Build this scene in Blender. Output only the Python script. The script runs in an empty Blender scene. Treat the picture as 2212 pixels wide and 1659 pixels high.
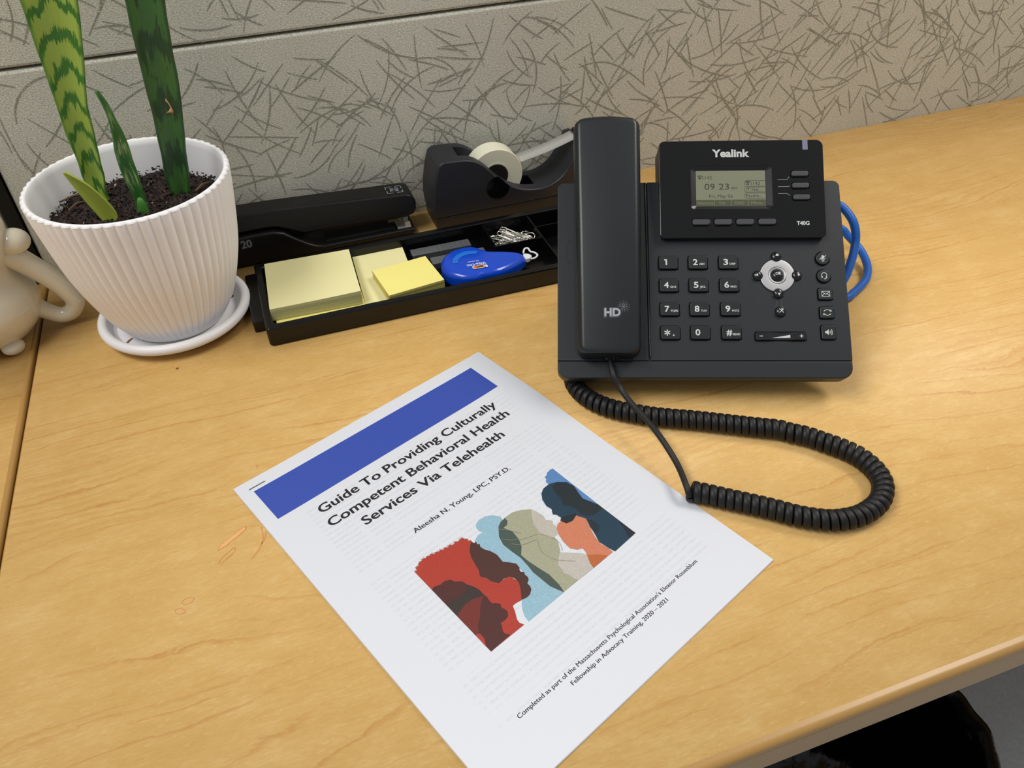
import bpy, bmesh, math, random
from mathutils import Vector, Matrix
from math import sin, cos, pi, radians, sqrt, atan2
C = bpy.context.scene.collection
S = bpy.context.scene
MM = 0.001

# ------------------------------------------------------------------ camera, world, lights, exposure
def lin(c):
    c = c / 255.0
    return c / 12.92 if c <= 0.04045 else ((c + 0.055) / 1.055) ** 2.4
def rgb(r, g, b): return (lin(r), lin(g), lin(b), 1.0)

cam_d = bpy.data.cameras.new('camera'); cam = bpy.data.objects.new('camera', cam_d); C.objects.link(cam)
cam_d.sensor_fit = 'HORIZONTAL'; cam_d.sensor_width = 36.0
cam_d.lens = 36.0 * 1721.38242 / 2212.0
cam_d.clip_start = 0.01
cam.location = (0.0, -0.73984, 0.40184)
cam.rotation_euler = (0.85958386, 0.02917771, -0.33520279)
S.camera = cam

S.view_settings.view_transform = 'Standard'; S.view_settings.look = 'None'
S.view_settings.gamma = 1.0; S.view_settings.use_curve_mapping = False
S.view_settings.exposure = 0.11

w = bpy.data.worlds.new('world'); S.world = w; w.use_nodes = True
w.node_tree.nodes['Background'].inputs[0].default_value = (0.92, 0.95, 1.0, 1)
w.node_tree.nodes['Background'].inputs[1].default_value = 0.32

def area(name, loc, size, power, color, target=(0.2, -0.3, 0)):
    l = bpy.data.lights.new(name, 'AREA'); l.shape = 'RECTANGLE'; l.size, l.size_y = size
    l.energy = power; l.color = color
    o = bpy.data.objects.new(name, l); C.objects.link(o); o.location = loc
    d = Vector(target) - Vector(loc); o.rotation_euler = d.to_track_quat('-Z', 'Y').to_euler()
    return o
area('ceiling_panel_light', (-0.95, -0.45, 1.85), (1.2, 0.6), 25.0, (1.0, 0.98, 0.95))
area('ceiling_panel_light', (1.50, -0.35, 1.85), (1.0, 0.6), 22.0, (1.0, 0.93, 0.84))
area('ceiling_panel_light', (0.15, 0.95, 1.85), (1.2, 0.6), 12.0, (1.0, 0.97, 0.93))

# ------------------------------------------------------------------ material helpers
def newmat(name):
    m = bpy.data.materials.new(name); m.use_nodes = True
    nt = m.node_tree; return m, nt, nt.nodes['Principled BSDF']
def mat(name, col, rough=0.5, metal=0.0, bump=None, coat=0.0, spec=0.5, trans=0.0, sss=0.0):
    m, nt, p = newmat(name)
    p.inputs['Base Color'].default_value = rgb(*col); p.inputs['Roughness'].default_value = rough
    p.inputs['Metallic'].default_value = metal; p.inputs['Coat Weight'].default_value = coat
    p.inputs['Specular IOR Level'].default_value = spec
    p.inputs['Transmission Weight'].default_value = trans
    if sss: p.inputs['Subsurface Weight'].default_value = sss; p.inputs['Subsurface Scale'].default_value = 0.004
    if bump:
        tc = nt.nodes.new('ShaderNodeTexCoord'); n = nt.nodes.new('ShaderNodeTexNoise'); b = nt.nodes.new('ShaderNodeBump')
        n.inputs['Scale'].default_value = bump[0]; n.inputs['Detail'].default_value = 3
        b.inputs['Strength'].default_value = bump[1]; b.inputs['Distance'].default_value = bump[2]
        nt.links.new(tc.outputs['Object'], n.inputs['Vector']); nt.links.new(n.outputs['Fac'], b.inputs['Height'])
        nt.links.new(b.outputs['Normal'], p.inputs['Normal'])
    return m
class NT:
    """tiny node-graph helper"""
    def __init__(s, nt): s.nt = nt
    def n(s, t, **kw):
        o = s.nt.nodes.new('ShaderNode' + t)
        for k, v in kw.items():
            if k.startswith('i_'): o.inputs[int(k[2:])].default_value = v
            else: setattr(o, k, v)
        return o
    def l(s, a, b): s.nt.links.new(a, b)
    def noise(s, vec, scale, detail=3, rough=0.5, dist=0.0):
        o = s.n('TexNoise'); s.l(vec, o.inputs['Vector'])
        o.inputs['Scale'].default_value = scale; o.inputs['Detail'].default_value = detail
        o.inputs['Roughness'].default_value = rough; o.inputs['Distortion'].default_value = dist
        return o.outputs['Fac']
    def mapping(s, vec, scale=(1, 1, 1), rot=(0, 0, 0), loc=(0, 0, 0)):
        o = s.n('Mapping'); s.l(vec, o.inputs[0]); o.inputs['Scale'].default_value = scale
        o.inputs['Rotation'].default_value = rot; o.inputs['Location'].default_value = loc
        return o.outputs[0]
    def math(s, op, a, b=0.0, clamp=False):
        o = s.n('Math', operation=op); o.use_clamp = clamp
        for i, x in enumerate((a, b)):
            if isinstance(x, (int, float)): o.inputs[i].default_value = x
            else: s.l(x, o.inputs[i])
        return o.outputs[0]
    def ramp(s, f, stops):
        o = s.n('ValToRGB'); s.l(f, o.inputs[0]); e = o.color_ramp.elements
        while len(e) > 1: e.remove(e[-1])
        e[0].position = stops[0][0]; e[0].color = stops[0][1]
        for p, c in stops[1:]:
            q = e.new(p); q.color = c
        return o.outputs[0]
    def mix(s, f, a, b, blend='MIX'):
        o = s.n('MixRGB', blend_type=blend)
        if isinstance(f, (int, float)): o.inputs[0].default_value = f
        else: s.l(f, o.inputs[0])
        for i, x in ((1, a), (2, b)):
            if isinstance(x, tuple): o.inputs[i].default_value = x
            else: s.l(x, o.inputs[i])
        return o.outputs[0]
    def step(s, f, lo, hi):
        o = s.n('MapRange'); o.clamp = True; s.l(f, o.inputs[0]); o.inputs[1].default_value = lo; o.inputs[2].default_value = hi
        return o.outputs[0]
    def bump(s, h, strength, dist, target):
        b = s.n('Bump'); b.inputs['Strength'].default_value = strength; b.inputs['Distance'].default_value = dist
        s.l(h, b.inputs['Height']); s.l(b.outputs[0], target)

def wood(name, rot=0.0, seed=0.0):
    m, nt, p = newmat(name); g = NT(nt)
    co = g.mapping(g.n('TexCoord').outputs['Object'], rot=(0, 0, rot), loc=(seed, seed * .7, 0))
    # slow warp bends the growth lines into shallow cathedrals, a quick one makes them jagged
    warp = g.noise(g.mapping(co, (2.2, 6.5, 1)), 1.0, 2, .5)
    warp2 = g.noise(g.mapping(co, (24, 70, 1)), 1.0, 4, .7)
    sep = g.n('SeparateXYZ'); g.l(co, sep.inputs[0])
    yy = g.math('ADD', sep.outputs[1], g.math('MULTIPLY', warp, 0.13))
    yy = g.math('ADD', yy, g.math('MULTIPLY', warp2, 0.011))
    def rings(freq, lo, hi, sx_, sy_, a0, a1):
        fr = g.math('FRACT', g.math('MULTIPLY', yy, freq))
        ln = g.math('MULTIPLY', g.step(fr, lo, hi), g.math('SUBTRACT', 1.0, g.step(fr, hi, 1.0)))
        return g.math('MULTIPLY', ln, g.step(g.noise(g.mapping(co, (sx_, sy_, 1)), 1.0, 2), a0, a1))
    line = rings(58.0, .86, .97, 6, 26, .44, .66)
    fine = rings(190.0, .45, .90, 4, 12, .50, .62)
    thin = rings(97.0, .86, .96, 9, 30, .52, .66)
    flake = g.noise(g.mapping(co, (130, 620, 1)), 1.0, 3, .7)
    fleck = g.step(g.noise(g.mapping(co, (230, 520, 1)), 1.0, 2, .6), .56, .76)
    pore = g.step(g.noise(g.mapping(co, (330, 1500, 1)), 1.0, 2, .6), .58, .78)
    blotch = g.noise(g.mapping(co, (26, 60, 1)), 1.0, 5, .72)
    base = g.ramp(blotch, [(.32, rgb(222, 179, 106)), (.5, rgb(228, 186, 114)), (.68, rgb(235, 197, 128))])
    c = g.mix(g.math('MULTIPLY', g.step(flake, .35, .75), .32), base, rgb(206, 156, 84))
    c = g.mix(g.math('MULTIPLY', fleck, .32), c, rgb(244, 212, 154))
    c = g.mix(g.math('MULTIPLY', pore, .22), c, rgb(190, 136, 70))
    c = g.mix(g.math('MULTIPLY', fine, .30), c, rgb(200, 142, 72))
    c = g.mix(g.math('MULTIPLY', thin, .42), c, rgb(196, 130, 64))
    c = g.mix(g.math('MULTIPLY', line, .50), c, rgb(196, 128, 62))
    g.l(c, p.inputs['Base Color']); p.inputs['Roughness'].default_value = .42
    p.inputs['Specular IOR Level'].default_value = .35
    g.bump(flake, .08, .0004, p.inputs['Normal'])
    return m
def fabric(name, stroke=False):
    m, nt, p = newmat(name); g = NT(nt)
    co = g.n('TexCoord').outputs['Object']
    wv = g.noise(g.mapping(co, (900, 900, 1100)), 1.0, 2, .6)
    rib = g.noise(g.mapping(co, (420, 400, 1500)), 1.0, 2, .5)
    big = g.noise(g.mapping(co, (10, 10, 10)), 1.0, 2)
    c = g.ramp(g.math('ADD', g.math('MULTIPLY', wv, .6), g.math('MULTIPLY', rib, .4)),
               [(.30, rgb(150, 149, 138)), (.5, rgb(202, 200, 186)), (.68, rgb(236, 234, 220))])
    c = g.mix(g.math('MULTIPLY', g.step(big, .4, .7), .10), c, rgb(150, 152, 150))
    if stroke:
        c2 = g.ramp(wv, [(.35, rgb(128, 129, 114)), (.62, rgb(160, 160, 144))])
        c = g.mix(g.step(g.noise(g.mapping(co, (700, 700, 700)), 1.0, 1), .62, .66), c2, c)
    g.l(c, p.inputs['Base Color']); p.inputs['Roughness'].default_value = .95
    p.inputs['Specular IOR Level'].default_value = .1
    g.bump(g.math('ADD', wv, rib), .5, .0006, p.inputs['Normal'])
    return m

# ------------------------------------------------------------------ geometry helpers
def rrect(wd, ht, r, n=6, cx=0, cy=0):
    pts = []
    rs = r if isinstance(r, (tuple, list)) else (r, r, r, r)     # TR, TL, BL, BR
    for (sx, sy, a0), q in zip(((1, 1, 0), (-1, 1, 90), (-1, -1, 180), (1, -1, 270)), rs):
        for k in range(n + 1):
            a = radians(a0 + 90 * k / n)
            pts.append((cx + sx * (wd / 2 - q) + q * cos(a), cy + sy * (ht / 2 - q) + q * sin(a)))
    return pts
def circ(r, n=32, cx=0, cy=0): return [(cx + r * cos(2 * pi * k / n), cy + r * sin(2 * pi * k / n)) for k in range(n)]
def inset(pts, d):
    out = []; n = len(pts)
    for i in range(n):
        a, b, c = Vector(pts[i - 1]), Vector(pts[i]), Vector(pts[(i + 1) % n])
        e1 = (b - a); e2 = (c - b)
        if e1.length < 1e-9: e1 = e2
        if e2.length < 1e-9: e2 = e1
        e1 = e1.normalized(); e2 = e2.normalized()
        n1 = Vector((-e1.y, e1.x)); n2 = Vector((-e2.y, e2.x)); m = n1 + n2
        m = m / max(m.dot(n1), .5) if m.length > 1e-6 else n1
        out.append((b.x + m.x * d, b.y + m.y * d))
    return out
def smooth(pts, k=6, closed=False):
    """Catmull-Rom through points of any dimension"""
    out = []; n = len(pts)
    rng = range(n if closed else n - 1)
    for i in rng:
        g = (lambda j: pts[j % n]) if closed else (lambda j: pts[min(max(j, 0), n - 1)])
        p0, p1, p2, p3 = g(i - 1), g(i), g(i + 1), g(i + 2)
        for s in range(k):
            t = s / k
            out.append(tuple(.5 * (2 * b + (c - a) * t + (2 * a - 5 * b + 4 * c - d) * t * t + (-a + 3 * b - 3 * c + d) * t ** 3)
                             for a, b, c, d in zip(p0, p1, p2, p3)))
    if not closed: out.append(tuple(pts[-1]))
    return out

class MB:
    def __init__(s, xf=None): s.v = []; s.f = []; s.m = []; s.xf = xf; s.uv = {}
    def add(s, v, f, mi=0, xf=None):
        b = len(s.v); xf = xf or s.xf
        s.v += [Vector(xf(*p)) if xf else Vector(p) for p in v]
        s.f += [tuple(b + i for i in q) for q in f]; s.m += [mi] * len(f)
        return b
    def box(s, x0, x1, y0, y1, z0, z1, mi=0, xf=None):
        v = [(x, y, z) for z in (z0, z1) for x, y in ((x0, y0), (x1, y0), (x1, y1), (x0, y1))]
        s.add(v, [(3, 2, 1, 0), (4, 5, 6, 7), (0, 1, 5, 4), (1, 2, 6, 5), (2, 3, 7, 6), (3, 0, 4, 7)], mi, xf)
    def plate(s, out, z0, z1, bev=0.0, seg=3, mi=0, xf=None, bot=0.0, zf=None):
        """extrude a CCW outline from z0 to z1, rounding the top (and bottom) rim; zf(x,y) adds to the top height"""
        rings = []
        if bot:
            for k in range(seg + 1):
                a = pi / 2 * k / seg; rings.append((inset(out, bot * (1 - sin(a))), z0 + bot * (1 - cos(a)), 0))
        else: rings.append((out, z0, 0))
        if bev:
            for k in range(seg + 1):
                a = pi / 2 * k / seg; rings.append((inset(out, bev * (1 - cos(a))), z1 - bev + bev * sin(a), 1))
        else: rings.append((out, z1, 1))
        n = len(out); v = []; f = []
        for r, z, t in rings: v += [(x, y, z + (zf(x, y) if (zf and t) else 0)) for x, y in r]
        for k in range(len(rings) - 1):
            for i in range(n):
                j = (i + 1) % n; f.append((k * n + i, k * n + j, (k + 1) * n + j, (k + 1) * n + i))
        f.append(tuple(range(n))[::-1]); f.append(tuple((len(rings) - 1) * n + i for i in range(n)))
        s.add(v, f, mi, xf)
    def flat(s, out, z, mi=0, xf=None):
        from mathutils.geometry import tessellate_polygon
        t = tessellate_polygon([[Vector((x, y, 0)) for x, y in out]])
        v = [(x, y, z) for x, y in out]; f = []
        for a, b, c in t:
            A, B, D = out[a], out[b], out[c]
            cr = (B[0] - A[0]) * (D[1] - A[1]) - (B[1] - A[1]) * (D[0] - A[0])
            if abs(cr) < 1e-14: continue
            f.append((a, b, c) if cr > 0 else (a, c, b))
        s.add(v, f, mi, xf)
    def stroke(s, pts, wd, z, mi=0, xf=None, closed=False):
        n = len(pts); L = []; R = []
        for i in range(n):
            a = pts[(i - 1) % n] if closed else pts[max(i - 1, 0)]; b = pts[(i + 1) % n] if closed else pts[min(i + 1, n - 1)]
            dx, dy = b[0] - a[0], b[1] - a[1]; q = sqrt(dx * dx + dy * dy) or 1
            nx, ny = -dy / q * wd / 2, dx / q * wd / 2
            L.append((pts[i][0] + nx, pts[i][1] + ny, z)); R.append((pts[i][0] - nx, pts[i][1] - ny, z))
        v = L + R; f = [(n + i, n + (i + 1) % n, (i + 1) % n, i) for i in range(n if closed else n - 1)]
        s.add(v, f, mi, xf)
    def tube(s, pts, r, n=10, mi=0, xf=None, closed=False, caps=True):
        P = [Vector(p) for p in pts]; N = len(P); R = r if isinstance(r, (list, tuple)) else [r] * N
        T = []
        for i in range(N):
            a = P[(i - 1) % N] if closed else P[max(i - 1, 0)]; b = P[(i + 1) % N] if closed else P[min(i + 1, N - 1)]
            T.append((b - a).normalized())
        u = T[0].orthogonal().normalized(); v = []; f = []
        for i in range(N):
            u = (u - T[i] * u.dot(T[i])).normalized(); w_ = T[i].cross(u)
            for k in range(n):
                a = 2 * pi * k / n; v.append(tuple(P[i] + (u * cos(a) + w_ * sin(a)) * R[i]))
        for i in range(N if closed else N - 1):
            i2 = (i + 1) % N
            for k in range(n): k2 = (k + 1) % n; f.append((i * n + k, i * n + k2, i2 * n + k2, i2 * n + k))
        if caps and not closed: f.append(tuple(range(n))[::-1]); f.append(tuple((N - 1) * n + k for k in range(n)))
        s.add(v, f, mi, xf)
    def lathe(s, prof, c=(0, 0), n=48, mi=0, xf=None, rf=None):
        v = []; f = []; m = len(prof)
        for (r, z) in prof:
            for k in range(n):
                a = 2 * pi * k / n; q = rf(r, z, a) if rf else r
                v.append((c[0] + q * cos(a), c[1] + q * sin(a), z))
        for j in range(m - 1):
            for k in range(n): k2 = (k + 1) % n; f.append((j * n + k, j * n + k2, (j + 1) * n + k2, (j + 1) * n + k))
        if prof[0][0] > 1e-6: f.append(tuple(range(n))[::-1])
        if prof[-1][0] > 1e-6: f.append(tuple((m - 1) * n + k for k in range(n)))
        s.add(v, f, mi, xf)
    def ball(s, c, r, n=16, mi=0, xf=None, rot=None):
        v = []; f = []; h = n // 2
        for j in range(h + 1):
            b = -pi / 2 + pi * j / h
            for k in range(n):
                a = 2 * pi * k / n; p = Vector((r[0] * cos(b) * cos(a), r[1] * cos(b) * sin(a), r[2] * sin(b)))
                if rot: p = rot @ p
                v.append(tuple(Vector(c) + p))
        for j in range(h):
            for k in range(n): k2 = (k + 1) % n; f.append((j * n + k, j * n + k2, (j + 1) * n + k2, (j + 1) * n + k))
        s.add(v, f, mi, xf)
    def text(s, txt, x, y, width, cap, z=0.0, mi=0, xf=None, bold=0.0, align='L', extra=None):
        v, f = text_geo(txt, bold)
        x0 = min(p[0] for p in v); x1 = max(p[0] for p in v); sx = width / (x1 - x0); sy = cap / CAP(bold)
        ox = {'L': x, 'C': x - width / 2, 'R': x - width}[align]
        q = [((p[0] - x0) * sx + ox, p[1] * sy + y, z) for p in v]
        if extra: q = [extra(*p) for p in q]
        s.add(q, f, mi, xf)
    def build(s, name, mats, parent=None, inv=None, sharp=35, wn=None, uv=None):
        if wn is None: wn = sharp is not None and sharp <= 50
        me = bpy.data.meshes.new(name)
        M = inv if inv is not None else (parent['_'] if False else None)
        vs = [tuple((M @ p) if M is not None else p) for p in s.v]
        me.from_pydata(vs, [], s.f); me.validate(verbose=False)
        mats = mats if isinstance(mats, (list, tuple)) else [mats]
        for m_ in mats: me.materials.append(m_)
        if len(me.polygons) == len(s.m):
            me.polygons.foreach_set('material_index', s.m)
        me.polygons.foreach_set('use_smooth', [True] * len(me.polygons))
        if sharp is not None: me.set_sharp_from_angle(angle=radians(sharp))
        me.update()
        o = bpy.data.objects.new(name, me); C.objects.link(o)
        if parent: o.parent = parent
        if wn:
            md = o.modifiers.new('wn', 'WEIGHTED_NORMAL'); md.keep_sharp = True
        return o

_tc = {}
def text_geo(txt, bold=0.0):
    k = (txt, bold)
    if k in _tc: return _tc[k]
    cu = bpy.data.curves.new('t', 'FONT'); cu.body = txt; cu.size = 1.0; cu.offset = bold; cu.resolution_u = 3; cu.fill_mode = 'FRONT'
    o = bpy.data.objects.new('t', cu); C.objects.link(o)
    dg = bpy.context.evaluated_depsgraph_get(); dg.update()
    me = bpy.data.meshes.new_from_object(o.evaluated_get(dg))
    v = [tuple(p.co) for p in me.vertices]; f = [tuple(p.vertices) for p in me.polygons]
    bpy.data.objects.remove(o); bpy.data.curves.remove(cu); bpy.data.meshes.remove(me)
    _tc[k] = (v, f); return _tc[k]
_cap = {}
def CAP(bold):
    if bold not in _cap: _cap[bold] = max(p[1] for p in text_geo('H', bold)[0])
    return _cap[bold]
def holes_plate(outer, holes, z0, z1, bev=0.0, seg=2):
    """a plate with real openings; returns verts, faces (2D curve fill, extruded)"""
    cu = bpy.data.curves.new('p', 'CURVE'); cu.dimensions = '2D'; cu.fill_mode = 'BOTH'
    cu.extrude = (z1 - z0) / 2 - bev; cu.bevel_depth = bev; cu.bevel_resolution = seg; cu.offset = -bev
    for pl in [outer] + holes:
        sp = cu.splines.new('POLY'); sp.points.add(len(pl) - 1); sp.use_cyclic_u = True
        for i, p in enumerate(pl): sp.points[i].co = (p[0], p[1], 0, 1)
    o = bpy.data.objects.new('p', cu); C.objects.link(o)
    dg = bpy.context.evaluated_depsgraph_get(); dg.update()
    me = bpy.data.meshes.new_from_object(o.evaluated_get(dg))
    bm = bmesh.new(); bm.from_mesh(me); bmesh.ops.remove_doubles(bm, verts=bm.verts, dist=1e-6 if max(abs(outer[0][0]), 1e-9) < 1 else 1e-3)
    bmesh.ops.recalc_face_normals(bm, faces=bm.faces)
    v = [(p.co.x, p.co.y, p.co.z + (z0 + z1) / 2) for p in bm.verts]; f = [tuple(q.index for q in p.verts) for p in bm.faces]
    bm.free(); bpy.data.objects.remove(o); bpy.data.curves.remove(cu); bpy.data.meshes.remove(me)
    return v, f

def root(name, loc, rz=0.0, label=None, cat=None, group=None):
    o = bpy.data.objects.new(name, None); C.objects.link(o); o.location = loc; o.rotation_euler = (0, 0, rz)
    o.empty_display_size = .02
    tag(o, label, cat, group); return o
def minv(loc, rz=0.0): return (Matrix.Translation(Vector(loc)) @ Matrix.Rotation(rz, 4, 'Z')).inverted()
def tag(o, label=None, cat=None, group=None, kind=None):
    if label: o['label'] = label
    if cat: o['category'] = cat
    if group: o['group'] = group
    if kind: o['kind'] = kind
    return o

# ------------------------------------------------------------------ structure: partition, floor
M_fab = fabric('partition_fabric'); M_str = fabric('partition_thread', True)
M_black = mat('black_trim', (16, 16, 17), .35)
random.seed(5)
def fabric_panel(x0, x1, z0, z1, zs0):
    mb = MB()
    # slab whose visible rim is softly rounded, drawn in x-z and extruded towards the room
    out = rrect(x1 - x0, z1 - z0, .003, 3, (x0 + x1) / 2, (z0 + z1) / 2)
    mb.plate(out, -.03, 0.0, .003, 4, 0, xf=lambda x, z, h: (x, -h, z))
    f = mb.f; mb.f = [q[::-1] for q in f]
    cell = .0168; nx = int((x1 - x0) / cell) + 1; nz = int((z1 - zs0) / cell) + 1
    for ij in range(nx * nz):
        cx = x0 + (ij % nx + random.uniform(-.2, 1.2)) * cell; cz = zs0 + (ij // nx + random.uniform(-.2, 1.2)) * cell
        a = random.choice((random.gauss(-.75, .30), random.gauss(.75, .35), random.uniform(0, pi))); L = random.uniform(.028, .074); dy = random.uniform(.00008, .00022)
        k = random.gauss(0, 11); pts = []; m = 9; x, z, t = cx, cz, a - k * L / 2; wv = random.uniform(.00055, .00080)
        for i in range(m):
            pts.append((x, z)); x += cos(t) * L / m; z += sin(t) * L / m; t += k * L / m
        if any(not (x0 + .004 < p[0] < x1 - .004 and zs0 < p[1] < z1 - .004) for p in pts): continue
        v = []
        for i, (px, pz) in enumerate(pts):
            j = min(i, m - 2); dx = pts[j + 1][0] - pts[j][0]; dz = pts[j + 1][1] - pts[j][1]; q = sqrt(dx * dx + dz * dz)
            ww = wv * (1 - .55 * abs(2 * i / (m - 1) - 1) ** 3)
            v += [(px - dz / q * ww, -dy, pz + dx / q * ww), (px + dz / q * ww, -dy, pz - dx / q * ww)]
        mb.add(v, [(2 * i, 2 * i + 1, 2 * i + 3, 2 * i + 2) for i in range(m - 1)], 1)
    return mb
wl = root('wall_back', (0, 0, -.74)); wl['kind'] = 'structure'
inv = minv((0, 0, -.74))
for (x0, x1, z0, z1, zs) in ((-.212, 1.7, -.74, .1885, -.01), (-.212, 1.7, .1905, .62, .1905), (-1.1, -.2255, -.74, .1885, -.01), (-1.1, -.2255, .1905, .62, .1905)):
    fabric_panel(x0, x1, z0, z1, zs).build('fabric_panel', [M_fab, M_str], wl, inv)
mb = MB(); mb.box(-1.1, 1.7, .012, .04, -.74, .60); mb.build('panel_core', M_black, wl, inv)
mb = MB(); mb.box(-.2245, -.213, -.0015, .011, -.74, .63); tag(mb.build('trim_1', M_black, None), kind='structure')
mb = MB(); mb.box(-1.1, 1.7, -.004, .05, .6205, .655); tag(mb.build('trim_2', mat('cap_rail', (70, 70, 68), .4), None), kind='structure')
m, nt, p = newmat('carpet'); g = NT(nt); co = g.n('TexCoord').outputs['Object']
g.l(g.ramp(g.noise(co, 260, 3), [(.3, rgb(186, 188, 190)), (.7, rgb(200, 202, 204))]), p.inputs['Base Color']); p.inputs['Roughness'].default_value = .95
mb = MB(); mb.box(-1.6, 2.2, -2.6, .8, -.78, -.74); tag(mb.build('floor', m), kind='structure')

# ------------------------------------------------------------------ desks
M_wood = wood('maple_laminate'); M_wood2 = wood('maple_laminate_side', rot=radians(-8), seed=3.7)
M_edge = mat('tan_edge_band', (168, 130, 72), .30); M_steel = mat('grey_steel', (120, 120, 122), .4, .6)
TH = .0287
def worktop(rt, inv, x0, x1, y0, y1, wm, bands):
    bw = lambda k: bands.get(k, 0.0)
    mb = MB(); mb.box(x0 + bw('L'), x1 - bw('R'), y0 + bw('F'), y1, -TH, 0)
    mb.build('worktop', wm, rt, inv, None)
    def band(a, b, cross, r):   # low crowned lip with a crisp lower edge over a flat face, swept from a to b
        prof = [(0, 0), (r * .35, -.0001), (r * .62, -.0005), (r * .84, -.0014), (r * .97, -.0028), (r, -.0044), (r * .98, -.0058), (r * .90, -.0064), (r * .90, -TH + .0022), (r * .72, -TH), (0, -TH)]
        m2 = MB(); A, B = Vector(a), Vector(b); c = Vector(cross)
        v = [tuple(P + c * q[0] + Vector((0, 0, q[1]))) for P in (A, B) for q in prof]; n = len(prof)
        m2.add(v, [(i, (i + 1) % n, n + (i + 1) % n, n + i) for i in range(n)] + [tuple(range(n))[::-1], tuple(range(n, 2 * n))])
        bm = bmesh.new(); o = m2.build('edge_band', M_edge, rt, inv, 38)
        bm.from_mesh(o.data); bmesh.ops.recalc_face_normals(bm, faces=bm.faces); bm.to_mesh(o.data); bm.free()
    if 'F' in bands: band((x0, y0 + bw('F'), 0), (x1, y0 + bw('F'), 0), (0, -1, 0), bw('F'))
    if 'R' in bands: band((x1 - bw('R'), y0, 0), (x1 - bw('R'), y1, 0), (1, 0, 0), bw('R'))
    if 'L' in bands: band((x0 + bw('L'), y0, 0), (x0 + bw('L'), y1, 0), (-1, 0, 0), bw('L'))
loc = (.45, -.3, -.74); inv = minv(loc)
desk = root('desk', loc, 0, 'maple laminate desk with a tan front edge holding the phone and the booklet', 'desk')
worktop(desk, inv, -.2140, 1.30, -.6050, -.0015, M_wood, {'F': .0060, 'L': .0014})
for x in (-.16, 1.22):
    mb = MB(); mb.box(x, x + .03, -.55, -.03, -.74, -TH); mb.build('leg', M_steel, desk, inv)
mb = MB()
def blob(cx, cy, rx, ry, rot, n=18, seed=0):
    rr = random.Random(seed); out = []
    for k in range(n):
        a = 2 * pi * k / n; q = 1 + .22 * sin(2 * a + seed) + .12 * rr.uniform(-1, 1)
        x, y = rx * q * cos(a), ry * q * sin(a); out.append((cx + x * cos(rot) - y * sin(rot), cy + x * sin(rot) + y * cos(rot)))
    return smooth(out, 3, True)
M_st = [mat('faded_red_ink', (208, 134, 84), .4), mat('faded_red_wash', (222, 172, 108), .4)]
for (cx, cy, rx, ry, ro, sd) in ((-.0745, -.3735, .0095, .0022, .55, 1), (-.0785, -.3868, .0055, .0020, .75, 2), (-.1030, -.4125, .0030, .0024, .5, 3), (-.1075, -.4185, .0026, .0022, .3, 4)):
    o_ = blob(cx, cy, rx, ry, ro, seed=sd); mb = MB()
    (mb.flat(o_, .00006, 1) if sd == 1 else None); mb.stroke(o_, .00042, .00012, 0, closed=True); mb.build('ink_stain', M_st, desk, inv, None)
for pl in ([(-.0560, -.3700), (-.0555, -.3800), (-.0585, -.3880), (-.0640, -.3945)], [(-.0535, -.3760), (-.0545, -.3810), (-.0575, -.3850)], [(-.0535, -.3160), (-.0525, -.3135), (-.0540, -.3130)]):
    mb = MB(); mb.stroke(smooth(pl, 5), .0005, .00012, 0); mb.build('ink_mark', M_st, desk, inv, None)
mb = MB(); mb.lathe([(.0013, 0.0), (.0011, .0003), (.0002, .0005)], (-.1032, -.1799), 12); mb.build('crumb', mat('brown_crumb', (120, 72, 30), .8), desk, inv)
loc = (-.65, -.3, -.74); inv = minv(loc)
desk2 = root('desk', loc, 0, 'neighbouring maple desk behind the dark joint at the left, under the mug', 'desk')
worktop(desk2, inv, -1.0, -.2160, -.80, -.0015, M_wood2, {'R': .0038})
for x in (-.98, -.27):
    mb = MB(); mb.box(x, x + .03, -.75, -.03, -.74, -TH); mb.build('leg', M_steel, desk2, inv)

# ------------------------------------------------------------------ waste bin with black liner, below the desk
loc = (.432, -.492, -.74); inv = minv(loc)
wb = root('waste_bin', loc, 0, 'waste bin lined with a wrinkled black plastic bag under the desk front', 'bin')
M_bin = mat('bin_plastic', (30, 30, 32), .5)
mb = MB(); mb.lathe([(.105, 0), (.130, .31), (.127, .31), (.102, .004), (.0, .004)], (loc[0], loc[1]), 40, xf=lambda x, y, z: (x, y, z - .74)); mb.build('bin_body', M_bin, wb, inv)
rr = random.Random(3); ph = [rr.uniform(0, 6.28) for _ in range(12)]
def bagr(r, z, a):
    s_ = sum(sin(a * (3 + 2 * i) + ph[i] + z * 40 * ((i % 3) - 1)) / (3 + i) for i in range(9))
    return r * (1 + .026 * s_) + .0012 * sin(23 * a + 60 * z)
prof = [(.040, .10), (.100, .12), (.112, .20), (.122, .30), (.130, .322), (.137, .325), (.142, .315), (.146, .295), (.147, .27), (.150, .245), (.148, .215), (.152, .19)]
pp = smooth(prof, 4)
mb = MB(); mb.lathe(pp, (loc[0], loc[1]), 150, xf=lambda x, y, z: (x, y, z - .74), rf=bagr)
mb.f = mb.f[:-1]; mb.m = mb.m[:-1]
o = mb.build('liner_bag', mat('black_bag_film', (9, 9, 10), .22, bump=(30, .35, .01)), wb, inv, 60)

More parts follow.
